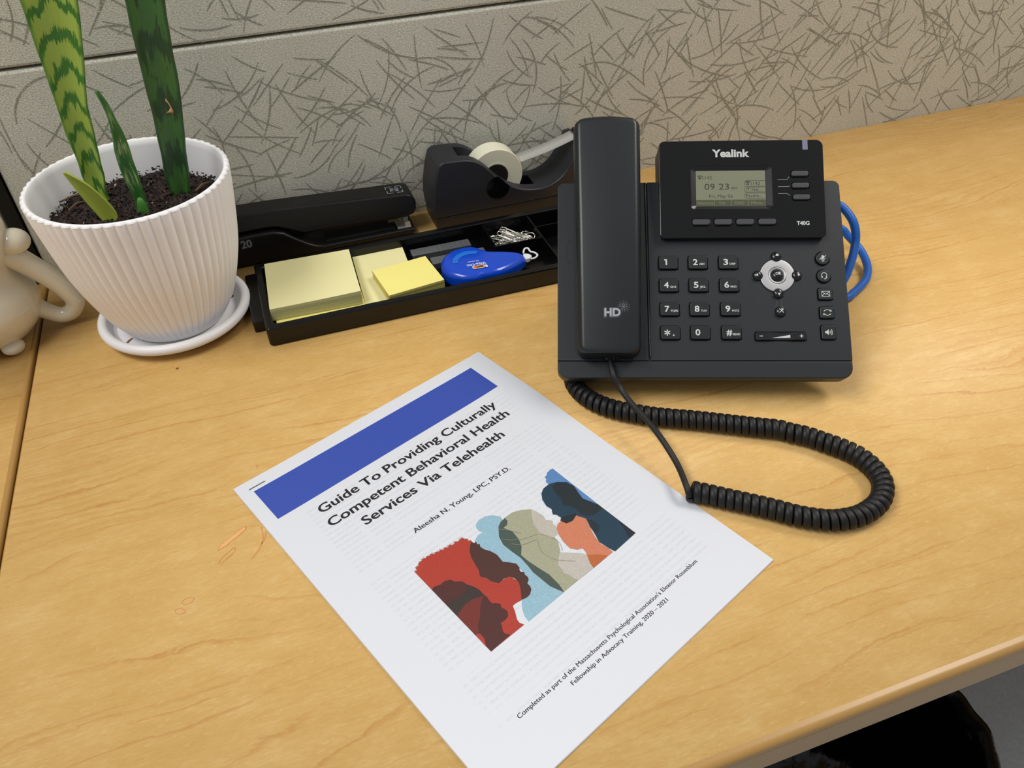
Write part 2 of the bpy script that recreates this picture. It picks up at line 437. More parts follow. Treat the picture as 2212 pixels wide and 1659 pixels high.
# ------------------------------------------------------------------ printed booklet
exec_paper = True
PO = (-.06996297, -.33215847); PT = .39159293
def Zp(u, v):   # soft undulation of the cover in mm, u to the right, v up the page (negative)
    z = 1.5 + .55 * sin((u - 20) / 216 * pi) * sin((-v) / 279 * pi * 1.3)
    z += 1.6 * math.exp(-((u - 216) / 26) ** 2) * math.exp(-((v + 62) / 42) ** 2)
    z += 1.0 * math.exp(-((u) / 22) ** 2) * (0.3 + .7 * min(1, -v / 200))
    z -= .35 * math.exp(-((u - 208) / 14) ** 2) * math.exp(-((v + 150) / 18) ** 2)
    return z
def PX(u, v, h=0.0):
    c_, s_ = cos(PT), sin(PT); z = Zp(u, v) + h
    return (PO[0] + (c_ * u - s_ * v) * MM, PO[1] + (s_ * u + c_ * v) * MM, z * MM)
loc = (PO[0], PO[1], 0); inv = minv(loc, PT)
doc = root('booklet', loc, PT, 'white stapled booklet with a blue bar and printed face silhouettes on its cover', 'booklet')
m, nt, p = newmat('white_paper'); g = NT(nt); co = g.n('TexCoord').outputs['Object']
sx = g.n('SeparateXYZ'); g.l(co, sx.inputs[0])
U = sx.outputs[0]; V = sx.outputs[1]
# show-through of the text on the page below: faint grey broken lines inside the margins
rowf = g.math('FRACT', g.math('MULTIPLY', V, 1 / .0042))
rowm = g.math('MULTIPLY', g.step(rowf, .25, .35), g.math('SUBTRACT', 1.0, g.step(rowf, .65, .75)))
wordn = g.step(g.noise(g.mapping(co, (260, 5, 1)), 1.0, 2, .8), .38, .46)
letn = g.step(g.noise(g.mapping(co, (900, 600, 1)), 1.0, 1, .5), .3, .6)
par = g.step(g.noise(g.mapping(co, (2, 60, 1)), 1.0, 1, .5), .36, .42)
box = g.math('MULTIPLY', g.math('MULTIPLY', g.step(U, .024, .026), g.math('SUBTRACT', 1.0, g.step(U, .193, .197))),
             g.math('MULTIPLY', g.math('SUBTRACT', 1.0, g.step(V, -.052, -.050)), g.step(V, -.250, -.248)))
gh = g.math('MULTIPLY', g.math('MULTIPLY', g.math('MULTIPLY', rowm, wordn), g.math('MULTIPLY', letn, par)), box)
c = g.mix(g.math('MULTIPLY', gh, .34), rgb(211, 214, 221), rgb(182, 185, 192))
g.l(c, p.inputs['Base Color']); p.inputs['Roughness'].default_value = .62; p.inputs['Specular IOR Level'].default_value = .3
M_paper = m
M_sheet = mat('inner_sheet', (222, 218, 222), .7)
def sheet(name, dz, th, du, dv, mt, nu=26, nv=34, edge_up=True):
    mb = MB(); W_, L_ = 215.9, 279.4
    top = [(i / nu * W_ + du, -j / nv * L_ + dv, dz + th) for j in range(nv + 1) for i in range(nu + 1)]
    bot = [(a, b, dz) for a, b, _ in top]; n = len(top); k = nu + 1; f = []
    for j in range(nv):
        for i in range(nu):
            a = j * k + i; f.append((a, a + k, a + k + 1, a + 1)); f.append((n + a, n + a + 1, n + a + k + 1, n + a + k))
    for i in range(nu): f.append((i, i + 1, n + i + 1, n + i)); a = nv * k + i; f.append((a, n + a, n + a + 1, a + 1))
    for j in range(nv): a = j * k; f.append((a, n + a, n + a + k, a + k)); a += nu; f.append((a, a + k, n + a + k, n + a))
    mb.add(top + bot, f, 0, PX); return mb.build(name, mt, doc, inv, 50)
sheet('inner_page', -1.35, .30, -.2, .3, M_sheet); sheet('inner_page', -.95, .30, .4, -.3, M_sheet); sheet('inner_page', -.58, .30, -.1, .1, M_sheet)
sheet('cover_page', -.12, .12, 0, 0, M_paper)
def grid_quad(mb, pts, h, mi=0, n=14, k=4):
    (a, b, c_, d) = [Vector(q) for q in pts]; v = []; f = []
    for j in range(k + 1):
        for i in range(n + 1):
            s_, t_ = i / n, j / k; q = (a * (1 - s_) + b * s_) * (1 - t_) + (d * (1 - s_) + c_ * s_) * t_
            v.append((q.x, q.y, h))
    for j in range(k):
        for i in range(n): e = j * (n + 1) + i; f.append((e, e + n + 1, e + n + 2, e + 1))
    mb.add(v, f, mi)
mb = MB(PX); grid_quad(mb, ((9.1, -11.5), (198.4, -11.5), (198.8, -43.8), (9.3, -44.2)), .04, n=30, k=8)
mb.build('header_bar', mat('cobalt_print', (48, 74, 166), .6), doc, inv)
M_ink = mat('black_print', (22, 18, 22), .6)
def printed(name, lines, cap, bold, off):
    mb = MB(PX)
    for tx, x, y, wd in lines:
        for k in (-1, 1): mb.text(tx, x + k * off, y, wd, cap, .07 + .01 * k, bold=bold)      # double-struck for the weight of the print
    mb.build(name, M_ink, doc, inv, None)
printed('title_text', (('Guide To Providing Culturally', 32.8, -59.7, 151.5), ('Competent Behavioral Health', 31.5, -73.7, 153.2), ('Services Via Telehealth', 48.8, -87.8, 119.0)), 7.4, .012, .13)
printed('author_text', (('Aleesha N. Young, LPC, PSY.D.', 68.0, -114.9, 81.0),), 3.7, .003, .09)
printed('footer_text', (('Completed as part of the Massachusetts Psychological Association\u2019s Eleanor Rosenblum', 35.6, -249.5, 145.5), ('Fellowship in Advocacy Training, 2020 \u2013 2021', 69.2, -255.2, 78.0)), 2.6, .0, .06)
mb = MB(PX); pts = [(7.4, -8.3, -.4), (7.5, -8.3, .25), (8.2, -8.3, .45), (18.6, -8.3, .45), (19.4, -8.3, .25), (19.5, -8.3, -.4)]
mb.tube(pts, .25, 8); mb.build('staple', mat('steel_wire', (120, 122, 126), .3, .9), doc, inv)
# cover picture: overlapping painted profiles
ACOL = dict(red=(186, 56, 38), brown=(76, 38, 30), dark=(80, 32, 28), darkest=(54, 42, 36), rust=(120, 38, 28), redlow=(180, 58, 44), blue=(158, 199, 219),
            green=(72, 88, 80), olive=(176, 176, 148), pale=(202, 196, 184), pale2=(204, 198, 188), orange=(220, 134, 98), dorange=(198, 106, 54),
            navy=(8, 56, 78), navyd=(14, 34, 42), beard=(12, 32, 40), ear=(16, 38, 46), edge=(12, 24, 42), sky=(92, 142, 200))
ART={'red':[(50.3,-138.3),(52.3,-138.6),(53.1,-136.2),(54.8,-137.2),(55.8,-135.1),(58.1,-135.2),(59.3,-134.2),(60.9,-135.2),(62.9,-134.4),(63.8,-135.8),(65.4,-134.7),(67.2,-136.4),(68.7,-135.6),(70.3,-137.3),(72.0,-136.3),(73.1,-138.0),(75.0,-136.8),(76.3,-138.5),(78.3,-137.0),(79.6,-139.0),(82.6,-137.8),(83.8,-139.3),(86.1,-138.2),(87.7,-138.8),(87.8,-140.5),(89.1,-140.7),(88.7,-142.6),(90.1,-143.2),(89.9,-144.6),(84.6,-149.8),(80.3,-162.1),(77.3,-167.9),(80.0,-175.2),(82.4,-179.2),(90.2,-179.8),(91.6,-187.1),(89.5,-191.0),(84.8,-197.1),(80.8,-196.3),(77.9,-196.4),(76.2,-200.4),(73.7,-204.7),(73.2,-207.5),(74.5,-210.0),(49.9,-210.2)],'brown':[(89.9,-144.6),(90.2,-146.6),(91.7,-146.3),(91.0,-148.7),(92.3,-149.2),(91.1,-151.3),(91.7,-154.5),(93.6,-158.1),(94.8,-162.5),(94.4,-166.5),(94.0,-169.2),(96.4,-172.1),(99.1,-175.9),(98.7,-179.2),(97.5,-180.5),(97.2,-182.4),(98.5,-183.8),(97.5,-185.4),(97.8,-187.5),(97.1,-189.2),(94.5,-190.9),(94.3,-193.8),(93.3,-195.7),(90.3,-197.6),(87.3,-197.7),(84.8,-197.1),(89.5,-191.0),(91.6,-187.1),(91.7,-183.0),(90.2,-179.8),(86.6,-178.8),(82.4,-179.2),(80.0,-175.2),(79.3,-171.5),(77.3,-167.9),(79.7,-164.0),(80.4,-160.9),(82.2,-153.9),(84.4,-149.6),(87.6,-146.2)],'dark':[(50.2,-155.6),(52.7,-155.2),(56.2,-156.7),(58.9,-156.2),(62.7,-157.9),(63.1,-160.4),(66.8,-163.5),(67.5,-167.2),(69.0,-170.0),(70.3,-174.2),(70.1,-178.9),(70.7,-181.8),(70.1,-184.6),(70.0,-187.1),(72.0,-188.9),(73.4,-190.9),(72.2,-192.8),(73.0,-195.4),(73.1,-197.5),(71.3,-199.8),(68.5,-200.5),(65.5,-200.2),(63.9,-203.2),(62.6,-205.2),(62.7,-207.7),(64.3,-209.5),(49.9,-210.2),(50.0,-197.5),(50.0,-194.2)],'darkest':[(50.3,-169.5),(55.1,-169.9),(60.5,-171.2),(64.8,-170.5),(67.4,-167.3),(69.6,-171.6),(70.5,-174.6),(70.4,-179.7),(66.4,-177.8),(63.3,-177.0),(57.8,-176.9),(50.5,-179.4)],'rust':[(50.5,-179.4),(57.8,-176.9),(63.3,-177.0),(69.3,-179.9),(64.1,-183.6),(59.7,-188.5),(54.8,-192.7),(51.7,-196.5),(50.0,-194.5)],'redlow':[(50.6,-196.3),(52.1,-197.7),(51.9,-201.7),(49.8,-206.5),(50.0,-197.5)],'blue':[(113.3,-137.5),(109.3,-134.8),(104.5,-134.4),(100.8,-135.8),(99.1,-138.3),(99.0,-141.6),(99.8,-143.6),(95.9,-143.4),(91.9,-145.6),(91.0,-148.7),(91.7,-154.5),(94.8,-162.5),(94.0,-169.2),(99.1,-175.9),(98.7,-179.2),(98.4,-184.4),(97.1,-189.2),(94.7,-191.2),(93.3,-195.7),(89.8,-197.7),(84.8,-197.1),(81.1,-201.6),(78.7,-206.1),(77.9,-210.3),(106.2,-210.0),(105.5,-205.8),(104.0,-192.6),(104.6,-181.0),(105.0,-173.8),(104.1,-169.2),(103.4,-160.8),(106.2,-151.7),(110.6,-146.3),(115.8,-144.3),(116.1,-141.5)],'green':[(117.5,-144.7),(113.8,-145.1),(110.1,-147.2),(105.2,-153.4),(103.1,-159.9),(103.6,-167.5),(104.4,-174.5),(103.7,-182.0),(102.8,-187.3),(103.1,-193.5),(103.5,-201.6),(106.5,-210.0),(107.8,-204.5),(108.4,-195.4),(107.1,-188.2),(105.8,-179.6),(105.6,-173.1),(110.2,-168.4),(112.7,-163.0),(113.8,-156.0),(111.5,-149.8),(114.8,-149.5),(117.3,-147.1)],'olive':[(117.3,-144.3),(124.1,-144.4),(129.6,-146.7),(135.0,-150.8),(131.0,-155.7),(128.0,-161.2),(126.3,-167.7),(127.5,-175.4),(130.4,-176.8),(129.4,-181.1),(125.2,-187.5),(120.6,-190.8),(117.8,-194.4),(116.3,-201.0),(118.6,-209.7),(106.6,-209.8),(107.8,-204.5),(108.4,-195.4),(105.8,-179.6),(105.3,-172.9),(110.2,-168.4),(112.7,-163.0),(113.8,-156.0),(111.5,-149.8),(114.8,-149.5),(117.3,-147.1)],'pale':[(135.0,-150.8),(135.9,-154.0),(136.9,-159.8),(135.6,-163.5),(137.2,-164.7),(138.2,-167.4),(136.5,-169.1),(137.1,-171.0),(136.3,-173.2),(134.9,-175.7),(132.7,-176.9),(130.4,-176.8),(127.8,-175.1),(126.3,-167.7),(128.0,-161.2),(131.0,-155.7)],'pale2':[(124.6,-188.0),(134.2,-197.8),(135.7,-201.1),(133.3,-205.1),(131.6,-209.8),(118.6,-209.7),(118.8,-206.9),(116.1,-200.2),(118.0,-193.4),(121.5,-190.4)],'orange':[(138.9,-171.4),(142.1,-170.9),(143.5,-174.5),(147.9,-175.6),(152.6,-174.2),(154.4,-176.9),(155.6,-180.1),(152.5,-185.4),(149.0,-194.1),(147.6,-200.7),(148.7,-204.9),(148.8,-209.5),(131.6,-209.8),(133.3,-205.1),(136.9,-198.4),(137.4,-194.8),(134.2,-193.6),(131.7,-189.7),(132.2,-183.8),(134.0,-177.5),(136.6,-173.2)],'dorange':[(135.7,-201.1),(140.7,-205.2),(144.3,-209.5),(131.6,-209.8),(132.9,-206.0)],'navy':[(149.2,-145.6),(153.1,-143.3),(158.4,-143.0),(163.3,-145.1),(168.1,-149.6),(169.2,-155.4),(167.0,-162.2),(165.7,-166.9),(169.5,-177.7),(169.8,-209.3),(150.2,-210.2),(149.4,-206.3),(148.4,-198.9),(151.1,-192.1),(153.8,-185.2),(155.6,-180.1),(152.8,-174.0),(147.9,-175.6),(143.6,-174.4),(142.4,-170.5),(144.5,-169.0),(144.0,-165.0),(142.5,-163.3),(145.0,-159.6),(144.3,-155.5),(146.0,-149.9)],'navyd':[(158.5,-146.2),(163.3,-145.1),(168.1,-149.6),(169.2,-155.4),(167.0,-162.2),(165.7,-166.9),(169.5,-177.7),(169.4,-181.1),(161.8,-181.7),(157.7,-179.2),(156.0,-174.2),(156.5,-170.4),(155.8,-166.5),(152.8,-162.8),(155.7,-157.5),(156.5,-150.9)],'beard':[(142.4,-170.5),(144.5,-169.0),(149.9,-171.3),(153.9,-172.9),(151.5,-174.2),(147.6,-175.4),(143.5,-174.5)],'ear':[(155.5,-181.3),(157.8,-184.6),(157.5,-190.0),(154.2,-192.3),(151.4,-191.8),(152.6,-186.8)],'edge':[(168.9,-196.6),(169.8,-209.3),(164.3,-209.1),(167.3,-203.2)],'sky':[(170.0,-133.9),(168.3,-133.9),(164.8,-134.5),(163.0,-136.0),(160.9,-136.2),(160.5,-138.2),(158.6,-139.8),(158.3,-142.2),(160.3,-143.4),(163.3,-145.1),(168.3,-149.3),(169.6,-155.0),(167.7,-161.5),(166.1,-166.5),(169.7,-177.5)]}
def paint(name, col):
    col = tuple(int(q * .90) for q in col)
    m, nt, p = newmat(name); g = NT(nt); co = g.n('TexCoord').outputs['Object']
    n = g.noise(co, 900, 3, .7); d = tuple(max(0, int(q * .93)) for q in col); l_ = tuple(min(255, int(q * 1.03)) for q in col)
    g.l(g.ramp(n, [(.3, rgb(*d)), (.7, rgb(*l_))]), p.inputs['Base Color']); p.inputs['Roughness'].default_value = .6
    return m
order = ['sky', 'blue', 'olive', 'green', 'pale', 'pale2', 'red', 'brown', 'dark', 'rust', 'darkest', 'redlow', 'orange', 'dorange', 'navy', 'navyd', 'beard', 'ear', 'edge']
mb = MB(PX)
for i, k in enumerate(order):
    pts = ART[k]
    area_ = sum(pts[j - 1][0] * pts[j][1] - pts[j][0] * pts[j - 1][1] for j in range(len(pts)))
    if area_ < 0: pts = pts[::-1]
    mb.flat(pts, .04 + .018 * i, i); mb.stroke(pts, .45, .034 + .018 * i, i, closed=True)
    if k == 'red':     # frayed hair outline
        r9 = random.Random(4); hair = [q for q in ART['red'][:27]]
        for (xa, ya), (xb, yb) in zip(hair, hair[1:]):
            L9 = math.hypot(xb - xa, yb - ya); nn9 = max(2, int(L9 / .45)); nx9, ny9 = (ya - yb) / L9, (xb - xa) / L9
            for q in range(nn9):
                t9 = (q + r9.random()) / nn9; x9, y9 = xa + (xb - xa) * t9, ya + (yb - ya) * t9; l9 = r9.uniform(.5, 1.7); d9 = r9.gauss(0, .5)
                mb.flat([(x9 - .22, y9 - .1), (x9 + .22, y9 + .1), (x9 + nx9 * l9 + d9 * .6, y9 + ny9 * l9 + .3)], .045 + .018 * i, i)
# thin drawn folds on the olive headscarf
for pl in (((105, -156), (109, -161), (115, -165), (124, -168)), ((109, -149), (113, -154), (117, -161)), ((107, -163), (112, -168), (121, -171)), ((121, -172), (117, -180), (119, -190), (127, -199)), ((126, -170), (130, -180), (127, -188))):
    mb.stroke(smooth([(a, b) for a, b in pl], 5), .25, .42, len(order))
mb.build('cover_picture', [paint('paint_' + k, ACOL[k]) for k in order] + [mat('paint_fold', (150, 150, 124), .6)], doc, inv, None)

# ------------------------------------------------------------------ plant in a fluted pot, on its saucer
PC = (-.100, -.106)
loc = (PC[0], PC[1], 0); inv = minv(loc)
M_white = mat('white_plastic', (240, 239, 240), .45, sss=.05, bump=(300, .05, .0003))
M_sauc = mat('saucer_plastic', (228, 227, 229), .42)
mb = MB(lambda x, y, z: (x, y, z))
prof = [(.0, .0012), (.043, .0010), (.046, .0), (.049, .0012), (.0565, .0058)]
prof += [(.0590 + .0042 * cos(radians(a)), .0105 + .0042 * sin(radians(a))) for a in (-50, -25, 0, 25, 50, 75, 95, 120, 145, 170)]
prof += [(.0535, .0055), (.0500, .0030), (.0, .0028)]
mb.lathe(prof, (-.1000, -.1075), 96)
M_brown = mat('dried_soil_stain', (118, 84, 62), .9)
b_ = blob(-.1400, -.1310, .004, .0015, .8, seed=7); mb.flat(b_, .0031, 1)
b_ = blob(-.0525, -.0930, .006, .0022, 1.1, seed=9); mb.flat(b_, .0031, 1)
loc_s = (-.1000, -.1075, 0)
o = mb.build('pot_saucer', [M_sauc, M_brown], None, minv(loc_s)); o.location = loc_s
tag(o, 'round white plastic saucer with a thick rolled rim under the flower pot', 'saucer')
plant = root('potted_snake_plant', (PC[0], PC[1], .003), 0, 'snake plant with tall striped leaves in a ribbed white flower pot', 'plant')
inv = minv((PC[0], PC[1], .003))
mb = MB()
prof = smooth([(.0395, .0035), (.0424, .006), (.0515, .0217), (.0597, .0435), (.0658, .0650), (.0698, .0870), (.0728, .1090), (.0744, .1220), (.0750, .1305)], 5)
NF = 60
def flute(r, z, a):
    w_ = abs(sin(a * NF / 2)); amp = .0019 * min(1, (z - .002) / .02)
    return r + amp * (w_ ** .8 - .55)
inner = [(.0745, .1322), (.0730, .1326), (.0716, .1318), (.0706, .1270), (.0690, .115), (.0665, .098)]
lean = None
      # the pot sits a touch askew in its saucer
mb.lathe(prof, PC, NF * 8, rf=flute, xf=lean)
mb.f = mb.f[:-1]; mb.m = mb.m[:-1]
b0 = len(mb.v) - NF * 8
v2 = MB(); v2.lathe([(.0752, .1305)] + inner, PC, NF * 8, xf=lean, rf=lambda r, z, a: flute(r, z, a) if r > .0735 else r)
v2.f = v2.f[:-2] if False else [q for q in v2.f if len(q) == 4]
mb.add([tuple(q) for q in v2.v], v2.f)
mb.build('flower_pot', M_white, plant, inv, 60)
# soil with bark bits
m, nt, p = newmat('potting_soil'); g = NT(nt); co = g.n('TexCoord').outputs['Object']
n1 = g.noise(co, 260, 4, .7); n2 = g.noise(co, 90, 2)
c = g.ramp(n1, [(.32, rgb(18, 12, 10)), (.52, rgb(48, 32, 26)), (.72, rgb(88, 62, 48))])
c = g.mix(g.step(n2, .62, .72), c, rgb(72, 44, 34))
g.l(c, p.inputs['Base Color']); p.inputs['Roughness'].default_value = .9; g.bump(n1, 1, .004, p.inputs['Normal'])
M_soil = m
from mathutils import noise as mnoise
mb = MB(); R_ = .0675; nr, na = 34, 110; v = [(PC[0], PC[1], .108)]; f = []
for j in range(1, nr + 1):
    for k in range(na):
        r = R_ * j / nr; a = 2 * pi * k / na; x, y = PC[0] + r * cos(a), PC[1] + r * sin(a)
        z = .1065 + .0045 * mnoise.noise(Vector((x * 90, y * 90, 1))) + .0030 * mnoise.noise(Vector((x * 260, y * 260, 5))) + .0015 * mnoise.noise(Vector((x * 700, y * 700, 9))) - .004 * max(0, (r - .058) / .0095)
        v.append((x, y, z))
for k in range(na): f.append((0, 1 + k, 1 + (k + 1) % na))
for j in range(nr - 1):
    for k in range(na): a = 1 + j * na; f.append((a + k, a + na + k, a + na + (k + 1) % na, a + (k + 1) % na))
mb.add(v, f)
mb.build('soil', M_soil, plant, inv, 80)
mb = MB(); rr = random.Random(12)
for i in range(1700):
    r = R_ * sqrt(rr.random()) * .97; a = rr.uniform(0, 2 * pi); x, y = PC[0] + r * cos(a), PC[1] + r * sin(a)
    big = rr.random() < .10
    s0, s1, s2 = (rr.uniform(.0015, .0065) if big else rr.uniform(.0005, .0020)), rr.uniform(.0004, .0012) * (1.5 if big else 1), rr.uniform(.0004, .0010)
    z = .1072 + .0045 * mnoise.noise(Vector((x * 90, y * 90, 1))) + rr.uniform(0, .0012)
    q = Matrix.Rotation(rr.uniform(0, 6.3), 3, 'Z') @ Matrix.Rotation(rr.gauss(0, .5), 3, 'Y') @ Matrix.Rotation(rr.gauss(0, .6), 3, 'X')
    if r + s0 > R_ + .001: continue
    vv = [tuple(Vector((x, y, z)) + q @ Vector((sx_ * s0 * rr.uniform(.2, 1), sy_ * s1 * rr.uniform(.2, 1), sz_ * s2 * rr.uniform(.3, 1)))) for sz_ in (-1, 1) for sx_, sy_ in ((-1, -1), (1, -1), (1, 1), (-1, 1))]
    t = rr.random(); mi = 0 if t < .60 else (1 if t < .95 else (2 if t < .992 else 3))
    mb.add(vv, [(3, 2, 1, 0), (4, 5, 6, 7), (0, 1, 5, 4), (1, 2, 6, 5), (2, 3, 7, 6), (3, 0, 4, 7)], mi)
for (a, b) in (((-.158, -.082), (-.135, -.076)), ((-.150, -.100), (-.138, -.088)), ((-.055, -.104), (-.043, -.092))):
    mb.tube([(a[0], a[1], .111), ((a[0] + b[0]) / 2, (a[1] + b[1]) / 2 + .001, .1125), (b[0], b[1], .111)], [.0007, .0011, .0005], 6, 2)
tag(mb.build('bark_bits', [mat('bark_dark', (17, 12, 11), .75), mat('bark_mid', (36, 24, 21), .8), mat('bark_light', (88, 68, 50), .85), mat('bark_pale', (170, 140, 100), .85)], plant, inv, 20), kind='stuff')
# leaves
def leafmat(name, dark, light, freq, chev, thr, fade=None, blotch=0.0):
    m, nt, p = newmat(name); g = NT(nt)
    uvn = g.n('UVMap'); s_ = g.n('SeparateXYZ'); g.l(uvn.outputs[0], s_.inputs[0]); u, v = s_.outputs[0], s_.outputs[1]
    co = g.n('TexCoord').outputs['Object']
    jag = g.noise(g.mapping(uvn.outputs[0], (22, 60, 1)), 1.0, 3, .75)
    jag2 = g.noise(g.mapping(uvn.outputs[0], (2.2, 38, 1)), 1.0, 2, .5)
    au = g.math('ABSOLUTE', u)
    ph = g.math('ADD', g.math('MULTIPLY', v, freq), g.math('MULTIPLY', g.math('POWER', au, 1.7), chev))
    ph = g.math('ADD', ph, g.math('MULTIPLY', jag, 5.2)); ph = g.math('ADD', ph, g.math('MULTIPLY', jag2, 7.0))
    b = g.math('SINE', ph)
    f_ = g.step(b, thr - .16, thr + .16)
    if blotch:
        f_ = g.math('MULTIPLY', f_, g.step(g.noise(g.mapping(uvn.outputs[0], (3, 50, 1)), 1.0, 3, .7), blotch, blotch + .1))
    ed = g.step(au, .84, .97)
    f_ = g.math('MULTIPLY', f_, g.math('SUBTRACT', 1.0, g.math('MULTIPLY', ed, .75)))
    streak = g.noise(g.mapping(uvn.outputs[0], (40, 6, 1)), 1.0, 2)
    c = g.mix(f_, dark, light); c = g.mix(g.math('MULTIPLY', g.step(streak, .5, .8), .25), c, dark)
    if fade:
        c = g.mix(g.math('SUBTRACT', 1.0, g.step(v, fade[0], fade[1])), c, fade[2])
    g.l(c, p.inputs['Base Color']); p.inputs['Roughness'].default_value = .38; p.inputs['Specular IOR Level'].default_value = .45
    p.inputs['Coat Weight'].default_value = .1; g.bump(streak, .15, .0006, p.inputs['Normal'])
    return m
def leaf(name, rows, y0, mt, gut=.3, lean=0.0, tip=None, label=None, yf=None, th=.0018, scar=None):
    """rows: (x left, x right, z) from the soil up"""
    rows = list(rows)
    if tip:
        xl, xr, z = rows[-1]; cx0 = (xl + xr) / 2; sl = (cx0 - (rows[-4][0] + rows[-4][1]) / 2) / (z - rows[-4][2])
        for i in range(1, 15):
            t = i / 14; wd = (xr - xl) / 2 * (1 + .35 * sin(min(t * 1.6, 1) * pi)) * (1 - t ** 2.6) + .0003
            zz = z + (tip - z) * t; cx = cx0 + sl * (zz - z) * (1 - .3 * t); rows.append((cx - wd, cx + wd, zz))
    rows = smooth(rows, 3); nu = 14; v = []; f = []; uvs = []; n = len(rows); z0 = rows[0][2]
    for j, (xl, xr, z) in enumerate(rows):
        hw = (xr - xl) / 2; cx = (xl + xr) / 2; g_ = gut(j / n) if callable(gut) else gut
        for i in range(nu + 1):
            s_ = -1 + 2 * i / nu
            yy = y0 + (z - z0) * lean + hw * g_ * (1 - s_ * s_) + (yf(z - z0) if yf else 0)
            v.append((cx + s_ * hw, yy, z)); uvs.append((s_, z - z0))
    for j in range(n - 1):
        for i in range(nu): a = j * (nu + 1) + i; f.append((a, a + 1, a + nu + 2, a + nu + 1))
    mb = MB(); mb.add(v, f); mats = [mt]
    if scar:
        scar(mb); mats.append(mat('dry_scar', (196, 160, 110), .8))
    o = mb.build(name, mats, plant, inv, None)
    ul = o.data.uv_layers.new(name='UVMap')
    for lp in o.data.loops:
        if lp.vertex_index < len(uvs): ul.data[lp.index].uv = uvs[lp.vertex_index]
    md = o.modifiers.new('thick', 'SOLIDIFY'); md.thickness = th; md.offset = -1
    md = o.modifiers.new('sub', 'SUBSURF'); md.levels = 1; md.render_levels = 1
    if label: o['label'] = label
    return o
LEAF1 = [(-.1259, -.1216, .1043), (-.1301, -.1227, .1137), (-.1338, -.1195, .1259), (-.1331, -.1186, .1363), (-.1327, -.1174, .1438), (-.1329, -.1162, .1531), (-.1332, -.1147, .1621), (-.1325, -.1136, .1723), (-.1318, -.1126, .1808), (-.1315, -.1108, .1881), (-.1308, -.1071, .2013), (-.1302, -.1038, .2125), (-.1298, -.1001, .2266), (-.1289, -.0965, .2402), (-.1280, -.0930, .2549)]
LEAF2 = [(-.0729, -.0609, .1060), (-.0733, -.0593, .1163), (-.0726, -.0567, .1278), (-.0705, -.0547, .1418), (-.0696, -.0521, .1537), (-.0679, -.0496, .1675), (-.0670, -.0476, .1774), (-.0665, -.0455, .1899), (-.0655, -.0439, .2018), (-.0645, -.0429, .2148), (-.0636, -.0411, .2274), (-.0625, -.0397, .2396), (-.0610, -.0376, .2515)]
LEAF3 = [(-.0992, -.0923, .1050), (-.0982, -.0918, .1178), (-.0992, -.0910, .1302), (-.1000, -.0907, .1403), (-.0999, -.0908, .1493), (-.0992, -.0903, .1584), (-.0973, -.0906, .1667), (-.0966, -.0914, .1733), (-.0958, -.0928, .1802), (-.0961, -.0937, .1891), (-.0971, -.0957, .1960), (-.0981, -.0978, .2011)]
leaf('leaf', LEAF1, -.085, leafmat('leaf_bright', rgb(60, 116, 36), rgb(158, 182, 74), 285, 3.6, -.38), .45, tip=.43, label='broad yellow-green leaf with dark wavy bands')
def scar2(mb):
    pts = [(-.0550, .1745), (-.0543, .1722), (-.0540, .1700), (-.0520, .1690), (-.0505, .1700), (-.0520, .1712), (-.0512, .1730), (-.0525, .1722), (-.0536, .1735)]
    pts = [(-.0585, .1668), (-.0560, .1678), (-.0548, .1694), (-.0552, .1712), (-.0562, .1728), (-.0558, .1742), (-.0546, .1718), (-.0540, .1692), (-.0537, .1676), (-.0542, .1660), (-.0555, .1668)]
    from mathutils.geometry import tessellate_polygon
    t = tessellate_polygon([[Vector((x, z, 0)) for x, z in pts]])
    def sy_(x, z):
        for (l0, r0, z0_), (l1, r1, z1_) in zip(LEAF2, LEAF2[1:]):
            if z0_ <= z <= z1_:
                k_ = (z - z0_) / (z1_ - z0_); l_, r_ = l0 + (l1 - l0) * k_, r0 + (r1 - r0) * k_; s_ = (2 * x - l_ - r_) / (r_ - l_)
                return -.100 + (r_ - l_) / 2 * .45 * (1 - s_ * s_) - .0004
        return -.1
    P3 = [(-.0560 + (x + .0555) * 1.45, z + .0065 + (z - .1695) * .5) for x, z in pts]
    mb.add([(x, sy_(x, z), z) for x, z in P3], [tuple(q) for q in t], 1)
leaf('leaf', LEAF2, -.100, leafmat('leaf_dark', rgb(36, 68, 34), rgb(62, 106, 46), 150, .8, -.35, blotch=.34), .45, tip=.44, label='tall dark green leaf with a dry scar', scar=None, th=.003)
mb = MB(); scar2(mb)
mb.m = [0] * len(mb.m); o = mb.build('scar', mat('dry_scar', (190, 152, 104), .8), plant, inv); md = o.modifiers.new('t', 'SOLIDIFY'); md.thickness = .0004
leaf('leaf', LEAF3, -.118, leafmat('leaf_small', rgb(44, 98, 34), rgb(146, 168, 108), 260, 1.0, .15, blotch=.45), .55, yf=lambda h: .10 * max(0, h - .045) ** 1.2, label='narrow young leaf with pale blotches')
LEAF4 = [(-.1235, -.1160, .1035), (-.1262, -.1142, .1120), (-.1305, -.1180, .1240), (-.1342, -.1250, .1370), (-.1368, -.1330, .1460), (-.1377, -.1372, .1500)]
leaf('shoot', LEAF4, -.122, mat('shoot_green', (156, 168, 62), .45, bump=(200, .2, .0005)), .35, label='short pale yellow-green shoot')
mb = MB(); mb.tube(smooth([(-.0955, -.1160, .098), (-.0952, -.1165, .108), (-.0950, -.1160, .116), (-.0952, -.1150, .1195)], 4), [.0040, .0040, .0040, .0039, .0039, .0038, .0037, .0036, .0034, .0030, .0024, .0015, .0005], 16)
o = mb.build('leaf_sheath', mat('sheath_green', (66, 122, 44), .45), plant, inv)

